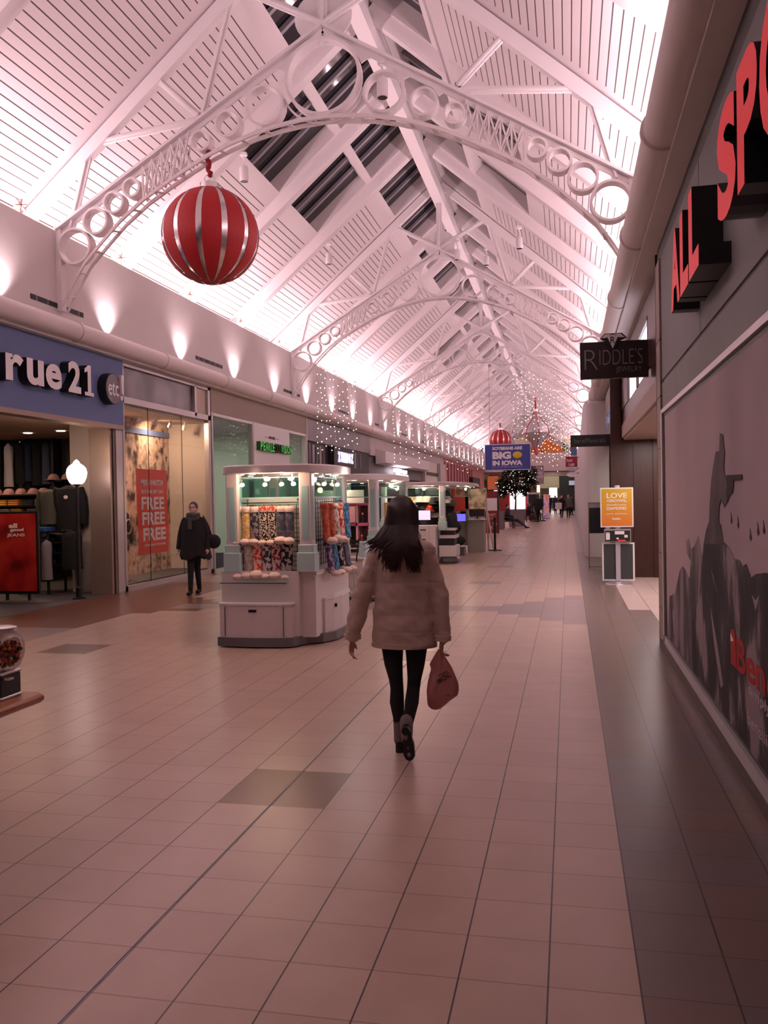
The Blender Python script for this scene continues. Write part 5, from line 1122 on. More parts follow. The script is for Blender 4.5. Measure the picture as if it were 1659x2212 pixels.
# ================================================================ ORNAMENTS
SILV = mat('foil_silver', (.80, .76, .76), .24, 1.0); SILV2 = mat('foil_silver_soft', (.62, .58, .60), .35, .55); ORED = mat('ornament_red', (.46, .014, .018), .55, noise=.1, nscale=30)
def ball(label, cx, cy, cz, R, ztop, nst=12, ph=0.0):
    t = thing('ornament_ball', label, 'ornament', (cx, cy, cz))
    def stripes(name, m, on, dr):
        n = nst
        for i in range(n):
            b = MB(); a0 = ph+2*PI*i/n; wid = 2*PI/n; lo, hi = (0, .24) if on else (.24, 1)
            rs = []
            for j in range(21):
                th = .05+(PI-.05-.03)*j/20
                rs.append([(cx+(R+dr)*math.sin(th)*math.cos(a0+wid*(lo+(hi-lo)*k/5)), cy+(R+dr)*math.sin(th)*math.sin(a0+wid*(lo+(hi-lo)*k/5)), cz+(R+dr)*.985*math.cos(th)) for k in range(6)])
            b.rings(rs, cap=False, close=False); b.build(name, m, t, smooth=True)
    stripes('silver_stripe', SILV, True, -.006); stripes('red_gore', ORED, False, 0)
    b = MB(); b.lathe([(R*.2, 0), (R*.2, R*.12), (R*.17, R*.13)], (cx, cy, cz+R*.965), 20); b.lathe([(.06*R, 0), (.05*R, .02)], (cx, cy, cz-R-.005), 16); b.build('cap', SILV, t, smooth='auto')
    b = MB(); b.rings([[(cx+R*.11*math.cos(a), cy, cz+R*1.18+R*.11*math.sin(a))] for a in []] or [[(0, 0, 0)]*3]*0) if False else None
    b = MB(); b.tube([(cx+R*.11*math.cos(a*PI/8), cy, cz+R*1.17+R*.12*math.sin(a*PI/8)) for a in range(17)], R*.012, 6); b.build('loop', M['chrome'], t)
    b = MB(); pts = []
    z0 = cz+R*1.24; n = 9
    for i in range(n): pts.append((cx+.03*math.sin(i*1.9)-.02*i/n, cy+.02*math.cos(i*2.3), z0+(ztop-z0)*i/(n-1)))
    b.tube(pts, [.035, .045, .03, .045, .03, .045, .035, .045, .05], 7); b.build('tinsel_ribbon', mat('tinsel_red', (.30, .01, .015), .7) if 'tinsel_red' not in bpy.data.materials else bpy.data.materials['tinsel_red'], t, smooth='auto')
    return t
ball('giant red ornament ball with silver stripes hanging from the first truss', -5.51, 13.1, 5.885, .765, 7.22, ph=.1)
ball('far red ornament ball with silver stripes above the blue sign', -4.70, 62.9, 5.70, .80, 6.9, ph=.3)
si = thing('ornament_spindle', 'tall silver spindle ornament with red seams far down the hall', 'ornament', (-1.75, 50.45, 5.3))
prof = [(.03, 4.0), (.06, 4.2), (.16, 4.45), (.36, 4.75), (.62, 5.02), (.76, 5.28), (.70, 5.55), (.50, 5.80), (.28, 6.05), (.14, 6.30), (.09, 6.5)]
b = MB(); b.lathe(prof, (-1.75, 50.45, 0), 28); b.build('silver_body', SILV2, si, smooth='auto')
for i in range(6):
    a = 2*PI*i/6-PI/2+.25; b = MB(); b.tube([(-1.75+(r+.01)*math.cos(a), 50.45+(r+.01)*math.sin(a), z) for r, z in prof], .022, 6); b.build('red_seam', M['red'], si, smooth='auto')
b = MB(); b.lathe([(.12, 0), (.12, .14), (.05, .16)], (-1.75, 50.45, 6.48), 14); b.build('cap', SILV, si)
b = MB(); b.tube([(-1.75, 50.45, 6.6), (-1.78, 50.45, 7.1), (-1.75, 50.45, 7.25)], [.06, .05, .08], 7); b.build('ribbon', M['red'], si)

# ================================================================ LIGHT CURTAINS hung from the trusses
def arch_z(a):
    a = abs(a)
    for (a1, z1), (a2, z2) in zip(ARCH[:-1], ARCH[1:]):
        if a2 <= a <= a1: return z1+(z2-z1)*(a1-a)/(a1-a2)
    return 6
nstr = 0
def strand(x, y, z0, z1, group, where, dz=.22, r=.017):
    global nstr
    rd_ = random.Random(int(x*1000)+int(y*10)); b = MB(); n = 0
    b.mi(0); b.tube([(x, y, z1), (x, y, z0)], .0025, 3); b.mi(1)
    z = z0+rd_.uniform(0, dz)
    while z < z1-.05:
        px, py = x+rd_.uniform(-.03, .03), y+rd_.uniform(-.03, .03)
        b.add([(px, py, z-r), (px+r, py, z), (px, py+r, z), (px-r, py, z), (px, py-r, z), (px, py, z+r)], [(0, 2, 1), (0, 3, 2), (0, 4, 3), (0, 1, 4), (5, 1, 2), (5, 2, 3), (5, 3, 4), (5, 4, 1)])
        z += dz*rd_.uniform(.6, 1.5)
    o = b.build('light_strand', [M['wire'], M['bulb']])
    tag(o, 'hanging strand of tiny white lights %s' % where, 'string light', group)
for i in range(10):
    x = -7.42+.135*i
    strand(x, 25.6, 3.0+.25*((i*7) % 5)/4, arch_z(x+3.6)-.02, 'light strands on the left of the second truss', 'on the left of the second truss', r=.013)
for i in range(8):
    x = -7.55+.28*i
    strand(x, 38.1, 3.2+.3*((i*5) % 4)/3, arch_z(x+3.6)-.02, 'light strands on the left of the third truss', 'on the left of the third truss', r=.014)
for i in range(15):
    x = -2.25+.17*i
    strand(x, 38.1, 3.0+2.4*abs(((i*5) % 7)/6-.2), arch_z(x+3.6)-.02, 'light strands on the right of the third truss', 'on the right of the third truss', dz=.24, r=.013)
for i in range(12):
    x = -2.2+.23*i
    strand(x, 50.55, 3.0+.8*((i*5) % 7)/6, arch_z(x+3.6)-.02, 'light strands on the right of the fourth truss', 'on the right of the fourth truss', dz=.26, r=.015)
for i in range(8):
    x = -6.9+.3*i
    strand(x, 50.55, 3.1+.3*((i*3) % 4)/3, arch_z(x+3.6)-.02, 'light strands on the left of the fourth truss', 'on the left of the fourth truss', dz=.3, r=.014)

# ================================================================ FAR END
YE = 88.0
b = MB(); b.prism([(-8.3, 5.9), (1.1, 5.9), (1.1, 7.0), (-3.6, 11.05), (-8.3, 7.0)], lambda u, v, d: (u, d, v), YE, YE+.1); struct(b.build('wall_end', mat('end_wall', (.62, .55, .52), .7)))
b = MB(); b.box(-8.3, 1.5, YE-.5, YE+.3, 4.15, 5.95); struct(b.build('wall_end.001', mat('end_fascia', (.60, .50, .47), .6)))
mu = thing('wall_mural', 'colourful mural with a large orange bell shape above the far fascia', 'mural', (-2, 87.5, 6))
def mp(poly, m, d=.03): b = MB(); b.prism(poly, lambda u, v, dd: (u, dd, v), YE-.05-d, YE-.05-d+.02); b.build('painted_shape', m, mu)
MG = mat('mural_green', (.12, .28, .12), .7); MY = mat('mural_yellow', (.65, .48, .12), .7); MO = mat('mural_orange', (.75, .22, .03), .6); MC = mat('mural_cream', (.70, .60, .42), .7)
mp([(-5.2, 6.0), (.9, 6.0), (.9, 7.4), (.2, 7.9), (-.6, 8.0), (-1.4, 7.8), (-3.0, 8.4), (-4.0, 8.0), (-5.2, 7.2)], MC, .02)
mp([(-3.6, 6.0), (-3.55, 6.8), (-3.2, 7.1), (-2.7, 7.0), (-2.4, 6.0)], MO, .05)
mp([(-2.6, 6.0), (-2.5, 6.6), (-2.1, 7.3), (-1.7, 7.8), (-1.3, 7.7), (-.9, 7.1), (-.6, 6.4), (-.3, 6.0)], MO, .05)
mp([(-.7, 6.0), (-.6, 6.9), (-.3, 7.2), (0, 6.7), (.1, 6.0)], MG, .04); mp([(-3.9, 6.0), (-3.9, 6.6), (-3.6, 6.7), (-3.5, 6.0)], MG, .06)
for x, z in ((.2, 6.3), (.5, 6.5), (.35, 6.9), (-4.6, 7.5), (-4.1, 7.8), (-3.4, 8.0)): mp([(x+.2*math.cos(2*PI*k/14), z+.2*math.sin(2*PI*k/14)) for k in range(14)], MY, .06)
# court beyond
b = MB(); b.box(-12, 6, YE, 128, 4.05, 4.1); struct(b.build('ceiling.006', M['offwhite']))
b = MB(); b.box(-12, 6, 127.9, 128, 0, 4.1); b.box(-12.1, -12, YE, 128, 0, 4.1); b.box(6, 6.1, YE, 128, 0, 4.1); struct(b.build('wall_end.002', mat('court_wall', (.50, .47, .32), .7)))
b = MB(); b.box(-12, 6, 88.0, 128, -.06, -.004); struct(b.build('floor.002', M['f_main']))
area('court_light', (-2, 105, 4.0), 8, 30, 900, (1, .85, .78))
b = MB(); b.box(-1.0, 1.2, 99, 99.4, 0, 3.9); struct(b.build('wall_court', M['black']))
b = MB(); b.box(-3.3, -1.05, 104, 104.3, 2.6, 4.0); struct(b.build('wall_court.001', mat('court_taupe', (.42, .38, .26), .7)))
b = MB(); b.box(-8.1, -3.2, 92, 92.4, 2.5, 4.05); struct(b.build('wall_court.002', mat('court_pink', (.55, .30, .28), .6)))
scn = thing('hanging_screen', 'small pale screen in the dark far doorway', 'screen', (.3, 98.9, 2.6)); q = at(1238, 1043, 98.5)
b = MB(); b.box(q.x-.45, q.x+.35, 98.7, 98.8, q.z-.25, q.z+.25); b.build('lit_screen', mat('pale_screen', (.3, .33, .45), .4, emit=.6), scn); b = MB(); b.box(q.x-.5, q.x+.4, 98.8, 98.95, q.z-.3, q.z+.3); b.build('screen_case', M['black'], scn)
for (px, py, Yv, w_, h_, m, l) in ((1195, 1064, 103.9, .9, 1.1, M['glowwhite'], 'small lit white panel on the far court wall'), (1163, 1060, 103, .35, 1.3, mat('warm_glow', (1, .7, .5), .5, emit=2, ecol=(1, .7, .5)), 'narrow warm lit panel in the far court'), (1070, 1070, 75, .45, 1.0, mat('cool_panel', (.5, .5, .8), .5, emit=1.2), 'small bluish lit panel far down the left side'), (1065, 1043, 72, .9, 1.1, mat('orange_ad', (.5, .12, .04), .5, emit=.3), 'small orange advert far down the left side')):
    q = at(px, py, Yv); t = thing('light_box', l, 'light box', (q.x, Yv, q.z))
    b = MB(); b.box(q.x-w_/2, q.x+w_/2, Yv-.08, Yv-.04, q.z-h_/2, q.z+h_/2); b.build('lit_face', m, t)
    b = MB(); b.box(q.x-w_/2-.05, q.x+w_/2+.05, Yv-.04, Yv+.04, q.z-h_/2-.05, q.z+h_/2+.05); b.build('box_case', M['black'], t)
    b = MB(); b.box(q.x-.05, q.x+.05, Yv-.03, Yv+.03, 0, q.z-h_/2-.04); b.box(q.x-.25, q.x+.25, Yv-.2, Yv+.2, 0, .03); b.build('post', M['black'], t)
lb = thing('light_box', 'large bright white lit advert with red frame behind the tree', 'light box', (-3.5, 62, 0))
b = MB(); b.rbox(-4.02, -2.98, 61.95, 62.0, .80, 2.02, .08); b.build('lit_face', M['glowwhite'], lb)
b = MB(); b.box(-4.45, -2.85, 62.0, 62.3, 0, 2.15); b.box(-4.75, -4.1, 61.9, 62.3, .3, 2.1); b.build('box_case', mat('case_red', (.30, .02, .02), .5), lb)
b = MB(); b.box(-2.80, -2.0, 62.1, 62.3, 0, 1.9); o = b.build('dark_display', M['black']); tag(o, 'dark display case right of the bright white advert', 'display')
b = MB(); b.box(-2.82, -1.98, 62.05, 62.1, 1.82, 1.95); b.box(-2.84, -2.76, 62.05, 62.1, 0, 1.95); b.box(-2.04, -1.96, 62.05, 62.1, 0, 1.95); b.build('display_frame', M['offwhite'], o)
sd2 = thing('standee', 'purple and orange printed standee in the far hall', 'standee', (-2.0, 66, 0)); qa = at(1174, 1068, 66); qb = at(1185, 1102, 66)
b = MB(); b.box(qa.x, qb.x+.05, 66, 66.05, 0, qa.z); b.build('printed_board', blotch('standee_print', [(.30, .16, .45), (.62, .40, .55), (.65, .25, .10)], 1.5, detail=2, stops=[.4, .5, .62], emit=.25), sd2)
b = MB(); b.box(qa.x-.02, qb.x+.07, 65.9, 66.2, 0, .04); b.build('base', M['black'], sd2)
gb = thing('hanging_banner', 'grey hanging banner with pale text beyond the tree', 'banner', (-2.1, 62.9, 3)); 
b = MB(); b.box(-2.7, -1.69, 62.90, 62.95, 2.55, 3.86); b.build('banner_sheet', mat('banner_grey', (.30, .24, .25), .6), gb)
text('JOIN US FOR\nOPEN HOUSE', (-2.6, 62.895, 2.98), (1, 0, 0), (0, 0, 1), .85, .42, .004, M['bannertxt'], gb)
for x in (-2.6, -1.8): 
    b = MB(); b.tube([(x, 62.92, 3.86), (x, 62.92, 7.42 if x < -2 else 7.16)], .008, 4); b.build('hanging_cord', M['wire'], gb)
# tree with fairy lights in a grey planter
def planter(label, x0, x1, y, d, h):
    t = thing('planter', label, 'planter', ((x0+x1)/2, y, 0))
    b = MB(); e_ = .06
    b.rings([[(x0+e_, y+e_, 0), (x1-e_, y+e_, 0), (x1-e_, y+d-e_, 0), (x0+e_, y+d-e_, 0)], [(x0, y, h), (x1, y, h), (x1, y+d, h), (x0, y+d, h)]]); b.build('planter_box', mat('planter_grey', (.17, .14, .15), .7) if 'planter_grey' not in bpy.data.materials else bpy.data.materials['planter_grey'], t)
    b = MB(); b.box(x0+.04, x1-.04, y+.04, y+d-.04, h-.03, h+.004); b.build('soil', mat('soil', (.03, .02, .015), .9) if 'soil' not in bpy.data.materials else bpy.data.materials['soil'], t)
planter('large grey planter box under the lit tree', -3.35, -2.40, 49.3, 1.2, .93)
planter('smaller grey planter in front of the lit tree, behind the seated person', -3.62, -3.22, 44.3, .9, .95)
te = thing('indoor_tree', 'dark leafy indoor tree with tiny lights growing in the large grey planter', 'tree', (-2.95, 50, .93))
b = MB(); b.tube([(-2.95, 50, .9), (-2.93, 50, 1.5), (-2.98, 50, 2.2), (-2.8, 50, 3.0)], [.06, .05, .04, .02], 8)
for (x, y, z) in ((-3.5, 50, 2.3), (-2.3, 50.2, 2.4), (-2.6, 49.7, 3.2), (-3.3, 50.3, 3.0), (-3.2, 49.8, 2.0)): b.tube([(-2.95, 50, 1.5+.25*(z-2)), ((x-2.95)/2, (y+50)/2, z-.35), (x, y, z)], [.03, .022, .01], 6)
b.build('trunk', mat('bark', (.05, .035, .03), .9), te)
LF = MB(); LT = MB(); rr = random.Random(3)
cl = [(-2.75, 50, 3.35, .62), (-2.2, 50, 3.0, .5), (-3.2, 50, 3.0, .55), (-2.7, 50, 2.6, .6), (-3.6, 50, 2.45, .45), (-2.1, 50, 2.45, .42), (-3.1, 50, 2.15, .4), (-2.45, 50, 2.05, .35), (-3.65, 50, 1.95, .3)]
for i in range(4200):
    c = cl[rr.randrange(len(cl))]; v = Vector((rr.gauss(0, 1), rr.gauss(0, 1), rr.gauss(0, .8))).normalized()*c[3]*rr.random()**.4
    p = Vector(c[:3])+v; s_ = rr.uniform(.12, .20); a = Vector((rr.uniform(-1, 1), rr.uniform(-1, 1), rr.uniform(-.6, .3))).normalized(); bb = a.cross(Vector((0, 0, 1))).normalized()*s_*.4
    LF.add([p, p+a*s_*.5+bb, p+a*s_, p+a*s_*.5-bb], [(0, 1, 2, 3)])
    if i % 40 == 0:
        q_ = p+Vector((0, -.05, 0)); r = .013; LT.add([q_+Vector((0, 0, r)), q_+Vector((r, 0, 0)), q_+Vector((0, r, 0)), q_+Vector((-r, 0, 0)), q_+Vector((0, -r, 0)), q_+Vector((0, 0, -r))], [(0, 1, 2), (0, 2, 3), (0, 3, 4), (0, 4, 1), (5, 2, 1), (5, 3, 2), (5, 4, 3), (5, 1, 4)])
f_ = LF.build('foliage', mat('leaf_dark', (.025, .04, .02), .7), te); f_['kind'] = 'stuff'
f_ = LT.build('fairy_lights', M['bulb'], te); f_['kind'] = 'stuff'

# ================================================================ CANDY MACHINE on a wooden table at the left edge
wt = thing('wooden_table', 'corner of a warm brown wooden table at the left edge', 'table', (-3.1, 3.6, 0))
WD = blotch('table_wood', [(.26, .09, .035), (.36, .14, .055), (.30, .11, .045)], 3, stretch=(1, 8, 4), detail=4, rough=.35)
b = MB(); b.rbox(-3.6, -2.635, 3.2, 4.02, .655, .70, .03); b.build('table_top', WD, wt)
b = MB(); b.rbox(-3.45, -3.30, 3.5, 3.65, .05, .655, .02); b.rbox(-3.7, -3.05, 3.3, 3.85, 0, .05, .03); b.build('pedestal', WD, wt)
cm = thing('candy_machine', 'glass globe candy machine on the wooden table corner', 'candy machine', (-2.80, 3.88, .70))
b = MB(); b.rbox(-2.88, -2.735, 3.78, 3.95, .715, .82, .008); b.build('machine_body', M['black'], cm)
for z_ in (.70, .82):
    b = MB(); b.rbox(-2.885, -2.73, 3.775, 3.955, z_, z_+.015, .01); b.build('metal_rim', M['alu'], cm)
b = MB(); b.box(-2.735, -2.70, 3.80, 3.84, .80, .812); b.build('crank_lever', M['chrome'], cm)
b = MB(); b.lathe([(.055, -.10), (.085, -.075), (.105, -.02), (.105, .03), (.085, .07), (.06, .095)], (-2.79, 3.88, .935), 28); b.build('glass_globe', glass_mat('globe_glass', (.75, .68, .66), .06), cm, smooth='auto')
b = MB(); b.lathe([(.068, 0), (.07, .006), (.07, .02), (.05, .026)], (-2.79, 3.88, 1.03), 24); b.build('lid', M['alu'], cm, smooth='auto')
cols = [(.5, .02, .02), (.65, .28, .03), (.10, .03, .02), (.55, .06, .02), (.03, .02, .03)]
cmats = [mat('candy_%d' % i, c, .25) for i, c in enumerate(cols)]
b = MB(); rr = random.Random(5)
for i in range(300):
    v = Vector((rr.gauss(0, 1), rr.gauss(0, 1), rr.gauss(0, 1))).normalized()*.088*rr.random()**.25
    if v.z > .035: v.z *= -.5
    b.mi(rr.randrange(5)); b.ell((-2.79+v.x, 3.88+v.y, .935+v.z), .010, .010, .010, 8, 5)
o = b.build('candies', cmats, cm, smooth='auto'); o['kind'] = 'stuff'
# ================================================================ PEOPLE
from mathutils import noise as mnoise
SKIN = mat('skin', (.52, .27, .21), .55); SKIN2 = mat('skin_pale', (.62, .38, .32), .55); SKIN3 = mat('skin_dark', (.12, .06, .045), .55)
def blob(b, name, m, parent, voxel=.012, smooth=3, disp=None):
    """fuses overlapping closed pieces into one continuous skin"""
    me = bpy.data.meshes.new('tmp'); me.from_pydata(b.v, [], b.f); me.update()
    import bmesh
    bm = bmesh.new(); bm.from_mesh(me); bmesh.ops.recalc_face_normals(bm, faces=bm.faces); bm.to_mesh(me); bm.free()
    o = bpy.data.objects.new('tmp', me); COL.objects.link(o)
    r = o.modifiers.new('r', 'REMESH'); r.mode = 'VOXEL'; r.voxel_size = voxel; r.adaptivity = 0
    s = o.modifiers.new('s', 'SMOOTH'); s.factor = .5; s.iterations = smooth
    dg = bpy.context.evaluated_depsgraph_get(); m2 = bpy.data.meshes.new_from_object(o.evaluated_get(dg))
    bpy.data.objects.remove(o); bpy.data.meshes.remove(me)
    q = MB(); q.v = [tuple(v.co) for v in m2.vertices]; q.f = [list(p.vertices) for p in m2.polygons]; q.m = [0]*len(q.f)
    if disp:
        nv = [v.normal.copy() for v in m2.vertices]; q.v = [tuple(Vector(p)+n*disp(Vector(p))) for p, n in zip(q.v, nv)]
    bpy.data.meshes.remove(m2)
    return q.build(name, m, parent, smooth=True)
def lim(b, pts, n=14):  # pts: (x, y, z, r) or (x,y,z,rx,ry)
    b.tube([p[:3] for p in pts], [p[3] for p in pts], n)
    for p in (pts[0], pts[-1]): b.ell(p[:3], p[3]*.98, p[3]*.98, p[3]*.98, 12, 8)
def sect(b, secs, n=24):
    b.rings([[(c[0]+c[3]*math.cos(2*PI*k/n), c[1]+c[4]*math.sin(2*PI*k/n), c[2]) for k in range(n)] for c in secs])
def hand(b, w, d, out, size=1.0, curl=.5, point=False):
    """w wrist, d direction of the fingers, out direction of the thumb side; palm plane spanned by both"""
    w = Vector(w); d = Vector(d).normalized(); out = Vector(out); out = (out-d*out.dot(d)).normalized(); nrm = d.cross(out)
    R = Matrix((out, nrm, d)).transposed()
    b.ell(w+d*.045*size, .036*size, .015*size, .052*size, 14, 10, R)
    lens = [.066, .074, .069, .055]
    for i in range(4):
        p0 = w+d*(.078-.003*abs(i-1.3))*size+out*(.027-.018*i)*size
        L = lens[i]*size; c = curl*(1+.18*i)
        if point and i == 0: c = .1
        pts = [p0-d*.02*size, p0]; dd = d.copy(); p = p0
        for k, f in enumerate((.45, .32, .23)):
            a = c*(.6+.35*k); dd = (dd*math.cos(a)+nrm*math.sin(a)).normalized(); p = p+dd*L*f; pts.append(p)
        b.tube(pts, [.0085*size, .0085*size, .008*size, .0072*size, .0055*size], 8)
    p0 = w+d*.02*size+out*.026*size; dd = (d*.75+out*.6+nrm*.25).normalized(); p1 = p0+dd*.032*size; dd2 = (d*.95+out*.15+nrm*.25).normalized()
    b.tube([p0-dd*.015*size, p0, p1, p1+dd2*.028*size], [.010*size, .0105*size, .009*size, .007*size], 8)

# ---- the woman walking away
W = thing('person', 'person in a beige jacket and black leggings walking away with a pink bag', 'person', (-1.06, 5.6, 0))
b = MB(); cx, cy = -1.064, 5.6
b.ell((cx, cy, 1.565), .076, .094, .108, 20, 14); sect(b, [(cx, cy-.01, 1.36, .055, .055), (cx, cy-.005, 1.50, .052, .055)])
b.ell((cx, cy+.095, 1.55), .012, .018, .02); b.ell((cx-.078, cy, 1.56), .012, .02, .03); b.ell((cx+.078, cy, 1.56), .012, .02, .03)
sect(b, [(cx, cy, .72, .14, .10), (cx, cy, .85, .15, .11), (cx, cy, 1.0, .12, .09), (cx, cy, 1.2, .145, .10), (cx, cy, 1.33, .15, .09), (cx, cy, 1.39, .06, .06)])
lim(b, [(-1.20, cy, 1.32, .045), (-1.335, 5.58, 1.03, .036), (-1.40, 5.555, .745, .026)]); lim(b, [(-.925, cy, 1.32, .045), (-.83, 5.585, 1.03, .036), (-.803, 5.57, .74, .026)])
lim(b, [(-1.14, 5.6, .78, .055), (-1.118, 5.598, .43, .034), (-1.105, 5.6, .12, .024)]); lim(b, [(-.99, 5.6, .78, .055), (-.998, 5.605, .5, .038), (-1.003, 5.59, .42, .034), (-1.010, 5.54, .345, .034), (-1.03, 5.45, .23, .024)])
hand(b, (-1.403, 5.55, .735), (-.10, .05, -1), (.25, 1, 0), .92, .55, point=True)
hand(b, (-.812, 5.565, .735), (-.08, .03, -1), (-.4, 1, 0), .9, 1.15)
blob(b, 'body', SKIN, W, .0055, 2)
def wrinkle(p):
    v = Vector((p.x*5+p.z*2.5, p.y*5, p.z*13-p.x*6)); f = mnoise.noise(v)*.012
    v2 = Vector((p.x*14, p.y*14, p.z*24+p.x*12)); f += mnoise.noise(v2)*.005
    s = abs(math.sin((p.z-.70)*PI/.105)); f -= .0045*(1-min(1, s*5))
    return f
b = MB()
sect(b, [(cx, cy, .700, .212, .150), (cx, cy, .715, .216, .154), (cx, cy, .85, .206, .150), (cx-.002, cy, 1.0, .188, .142), (cx-.002, cy, 1.12, .183, .140), (cx, cy, 1.25, .192, .132), (cx, cy, 1.33, .188, .115), (cx, cy, 1.385, .135, .095), (cx, cy, 1.43, .085, .08), (cx, cy, 1.45, .078, .075)], 32)
lim(b, [(-1.205, cy, 1.315, .076), (-1.262, cy, 1.19, .073), (-1.305, 5.59, 1.10, .069), (-1.342, 5.58, 1.02, .065), (-1.375, 5.565, .88, .058), (-1.398, 5.555, .775, .053)], 18)
lim(b, [(-.925, cy, 1.315, .075), (-.880, cy, 1.19, .070), (-.850, 5.59, 1.10, .066), (-.826, 5.585, 1.02, .062), (-.812, 5.575, .88, .055), (-.803, 5.57, .775, .050)], 18)
b.ell((cx, 5.500, 1.35), .125, .052, .075, 20, 12); b.tube([(cx-.12, 5.50, 1.38), (cx-.07, 5.460, 1.28), (cx, 5.448, 1.255), (cx+.07, 5.460, 1.28), (cx+.12, 5.50, 1.38)], .018, 10); b.ell((cx-.08, 5.53, 1.41), .06, .07, .05); b.ell((cx+.08, 5.53, 1.41), .06, .07, .05); b.ell((cx, 5.47, 1.30), .09, .04, .06)
JK = mat('jacket_beige', (.52, .375, .30), .62, noise=.05, nscale=9)
jk = blob(b, 'jacket', JK, W, .009, 2, wrinkle)
b = MB()
for px_, pz, rr_ in ((-1.400, .742, .056), (-.803, .742, .053)):
    b.rings([[(px_+r*math.cos(2*PI*k/24), 5.558+r*math.sin(2*PI*k/24), pz+z) for k in range(24)] for r, z in ((rr_-.012, .0), (rr_, .002), (rr_+.001, .035), (rr_-.01, .038))])
b.build('cuff', JK, jk, smooth='auto')
b = MB(); b.rings([[(cx+r*.2165*math.cos(2*PI*k/40), cy+r*.155*math.sin(2*PI*k/40), z) for k in range(40)] for r, z in ((.93, .695), (1.0, .697), (1.003, .727), (.97, .73))]); b.build('hem_band', JK, jk, smooth='auto')
b = MB()
lim(b, [(-1.140, 5.6, .86, .084), (-1.144, 5.6, .70, .074), (-1.138, 5.6, .58, .061), (-1.124, 5.6, .48, .047), (-1.117, 5.595, .42, .044), (-1.116, 5.58, .33, .048), (-1.110, 5.59, .24, .038), (-1.106, 5.60, .155, .032)], 18)
lim(b, [(-.990, 5.6, .86, .084), (-.984, 5.6, .70, .074), (-.992, 5.605, .58, .060), (-1.003, 5.61, .48, .046), (-1.007, 5.59, .42, .043), (-1.010, 5.54, .345, .046), (-1.018, 5.48, .26, .036), (-1.026, 5.445, .205, .031)], 18)
b.ell((cx, cy, .86), .16, .12, .10, 18, 12)
blob(b, 'leggings', FAB['black'], W, .007, 1)
BT = mat('boot_grey', (.20, .15, .14), .7, noise=.25, nscale=60)
def boot_flat(x, y):
    b = MB(); lim(b, [(x, y, .21, .043), (x, y+.005, .12, .040), (x, y+.01, .075, .042)]); b.ell((x, y+.03, .075), .036, .06, .035, 16, 10); b.ell((x-.004, y+.10, .045), .037, .09, .032, 16, 10); b.ell((x-.004, y+.15, .036), .034, .055, .026, 16, 10)
    o = blob(b, 'boot', BT, W, .006, 2)
    b = MB(); b.rings([[(x+.028*math.cos(2*PI*k/16), y-.005+.026*math.sin(2*PI*k/16), z) for k in range(16)] for z in (0, .075)]); b.build('heel', M['black'], o)
    b = MB(); b.rings([[(x-.004+.036*math.cos(2*PI*k/20), y+.125+.085*math.sin(2*PI*k/20), z) for k in range(20)] for z in (0, .014)]); b.build('sole', M['black'], o)
boot_flat(-1.105, 5.60)
# trailing foot on its toe, the sole turned to the camera
b = MB(); x = -1.025
lim(b, [(-1.03, 5.452, .245, .043), (-1.028, 5.435, .20, .042), (x, 5.43, .15, .038)]); b.ell((x, 5.432, .16), .036, .045, .07, 16, 10); b.ell((-1.012, 5.425, .085), .038, .036, .075, 16, 10); b.ell((-1.006, 5.42, .045), .036, .034, .042, 16, 10)
o = blob(b, 'boot', BT, W, .006, 2)
b = MB(); sol = [(0, 0), (.022, .010), (.034, .035), (.038, .07), (.034, .11), (.025, .15), (.026, .19), (.027, .215), (.012, .23)]
outl = [(x_, z) for x_, z in sol]+[(-x_, z) for x_, z in sol[::-1][:-1]]
b.rings([[(-1.004-u*1-v*.07, 5.388+dd+v*.03, .006+v) for u, v in outl] for dd in (0, .014)]); b.build('sole', M['black'], o)
b = MB(); b.rings([[(-1.004-.20*.07+.026*math.cos(2*PI*k/14), 5.40-dy, .205+.026*math.sin(2*PI*k/14)) for k in range(14)] for dy in (0, .055)]); b.build('heel', M['black'], o)
# hair: scalp volume and strands
HR = blotch('hair_dark_brown', [(.010, .005, .004), (.030, .012, .008), (.018, .008, .006)], 14, rough=.42, stretch=(5, 5, .6), detail=2)
b = MB(); b.ell((cx, cy-.008, 1.568), .092, .106, .112, 20, 14)
sect(b, [(cx, cy-.03, 1.62, .080, .06), (cx, cy-.05, 1.54, .097, .058), (cx, cy-.065, 1.47, .112, .055), (cx, cy-.09, 1.40, .118, .040), (cx, cy-.125, 1.36, .10, .022)], 20)
sect(b, [(cx-.055, cy-.118, 1.42, .055, .03), (cx-.045, cy-.160, 1.34, .042, .018), (cx-.035, cy-.168, 1.26, .034, .012), (cx-.022, cy-.165, 1.225, .016, .006)], 14)
sect(b, [(cx+.065, cy-.115, 1.42, .050, .03), (cx+.085, cy-.155, 1.34, .036, .018), (cx+.108, cy-.158, 1.26, .028, .012), (cx+.122, cy-.155, 1.215, .012, .006)], 14)
hr = blob(b, 'hair', HR, W, .006, 1)
b = MB(); rr = random.Random(11)
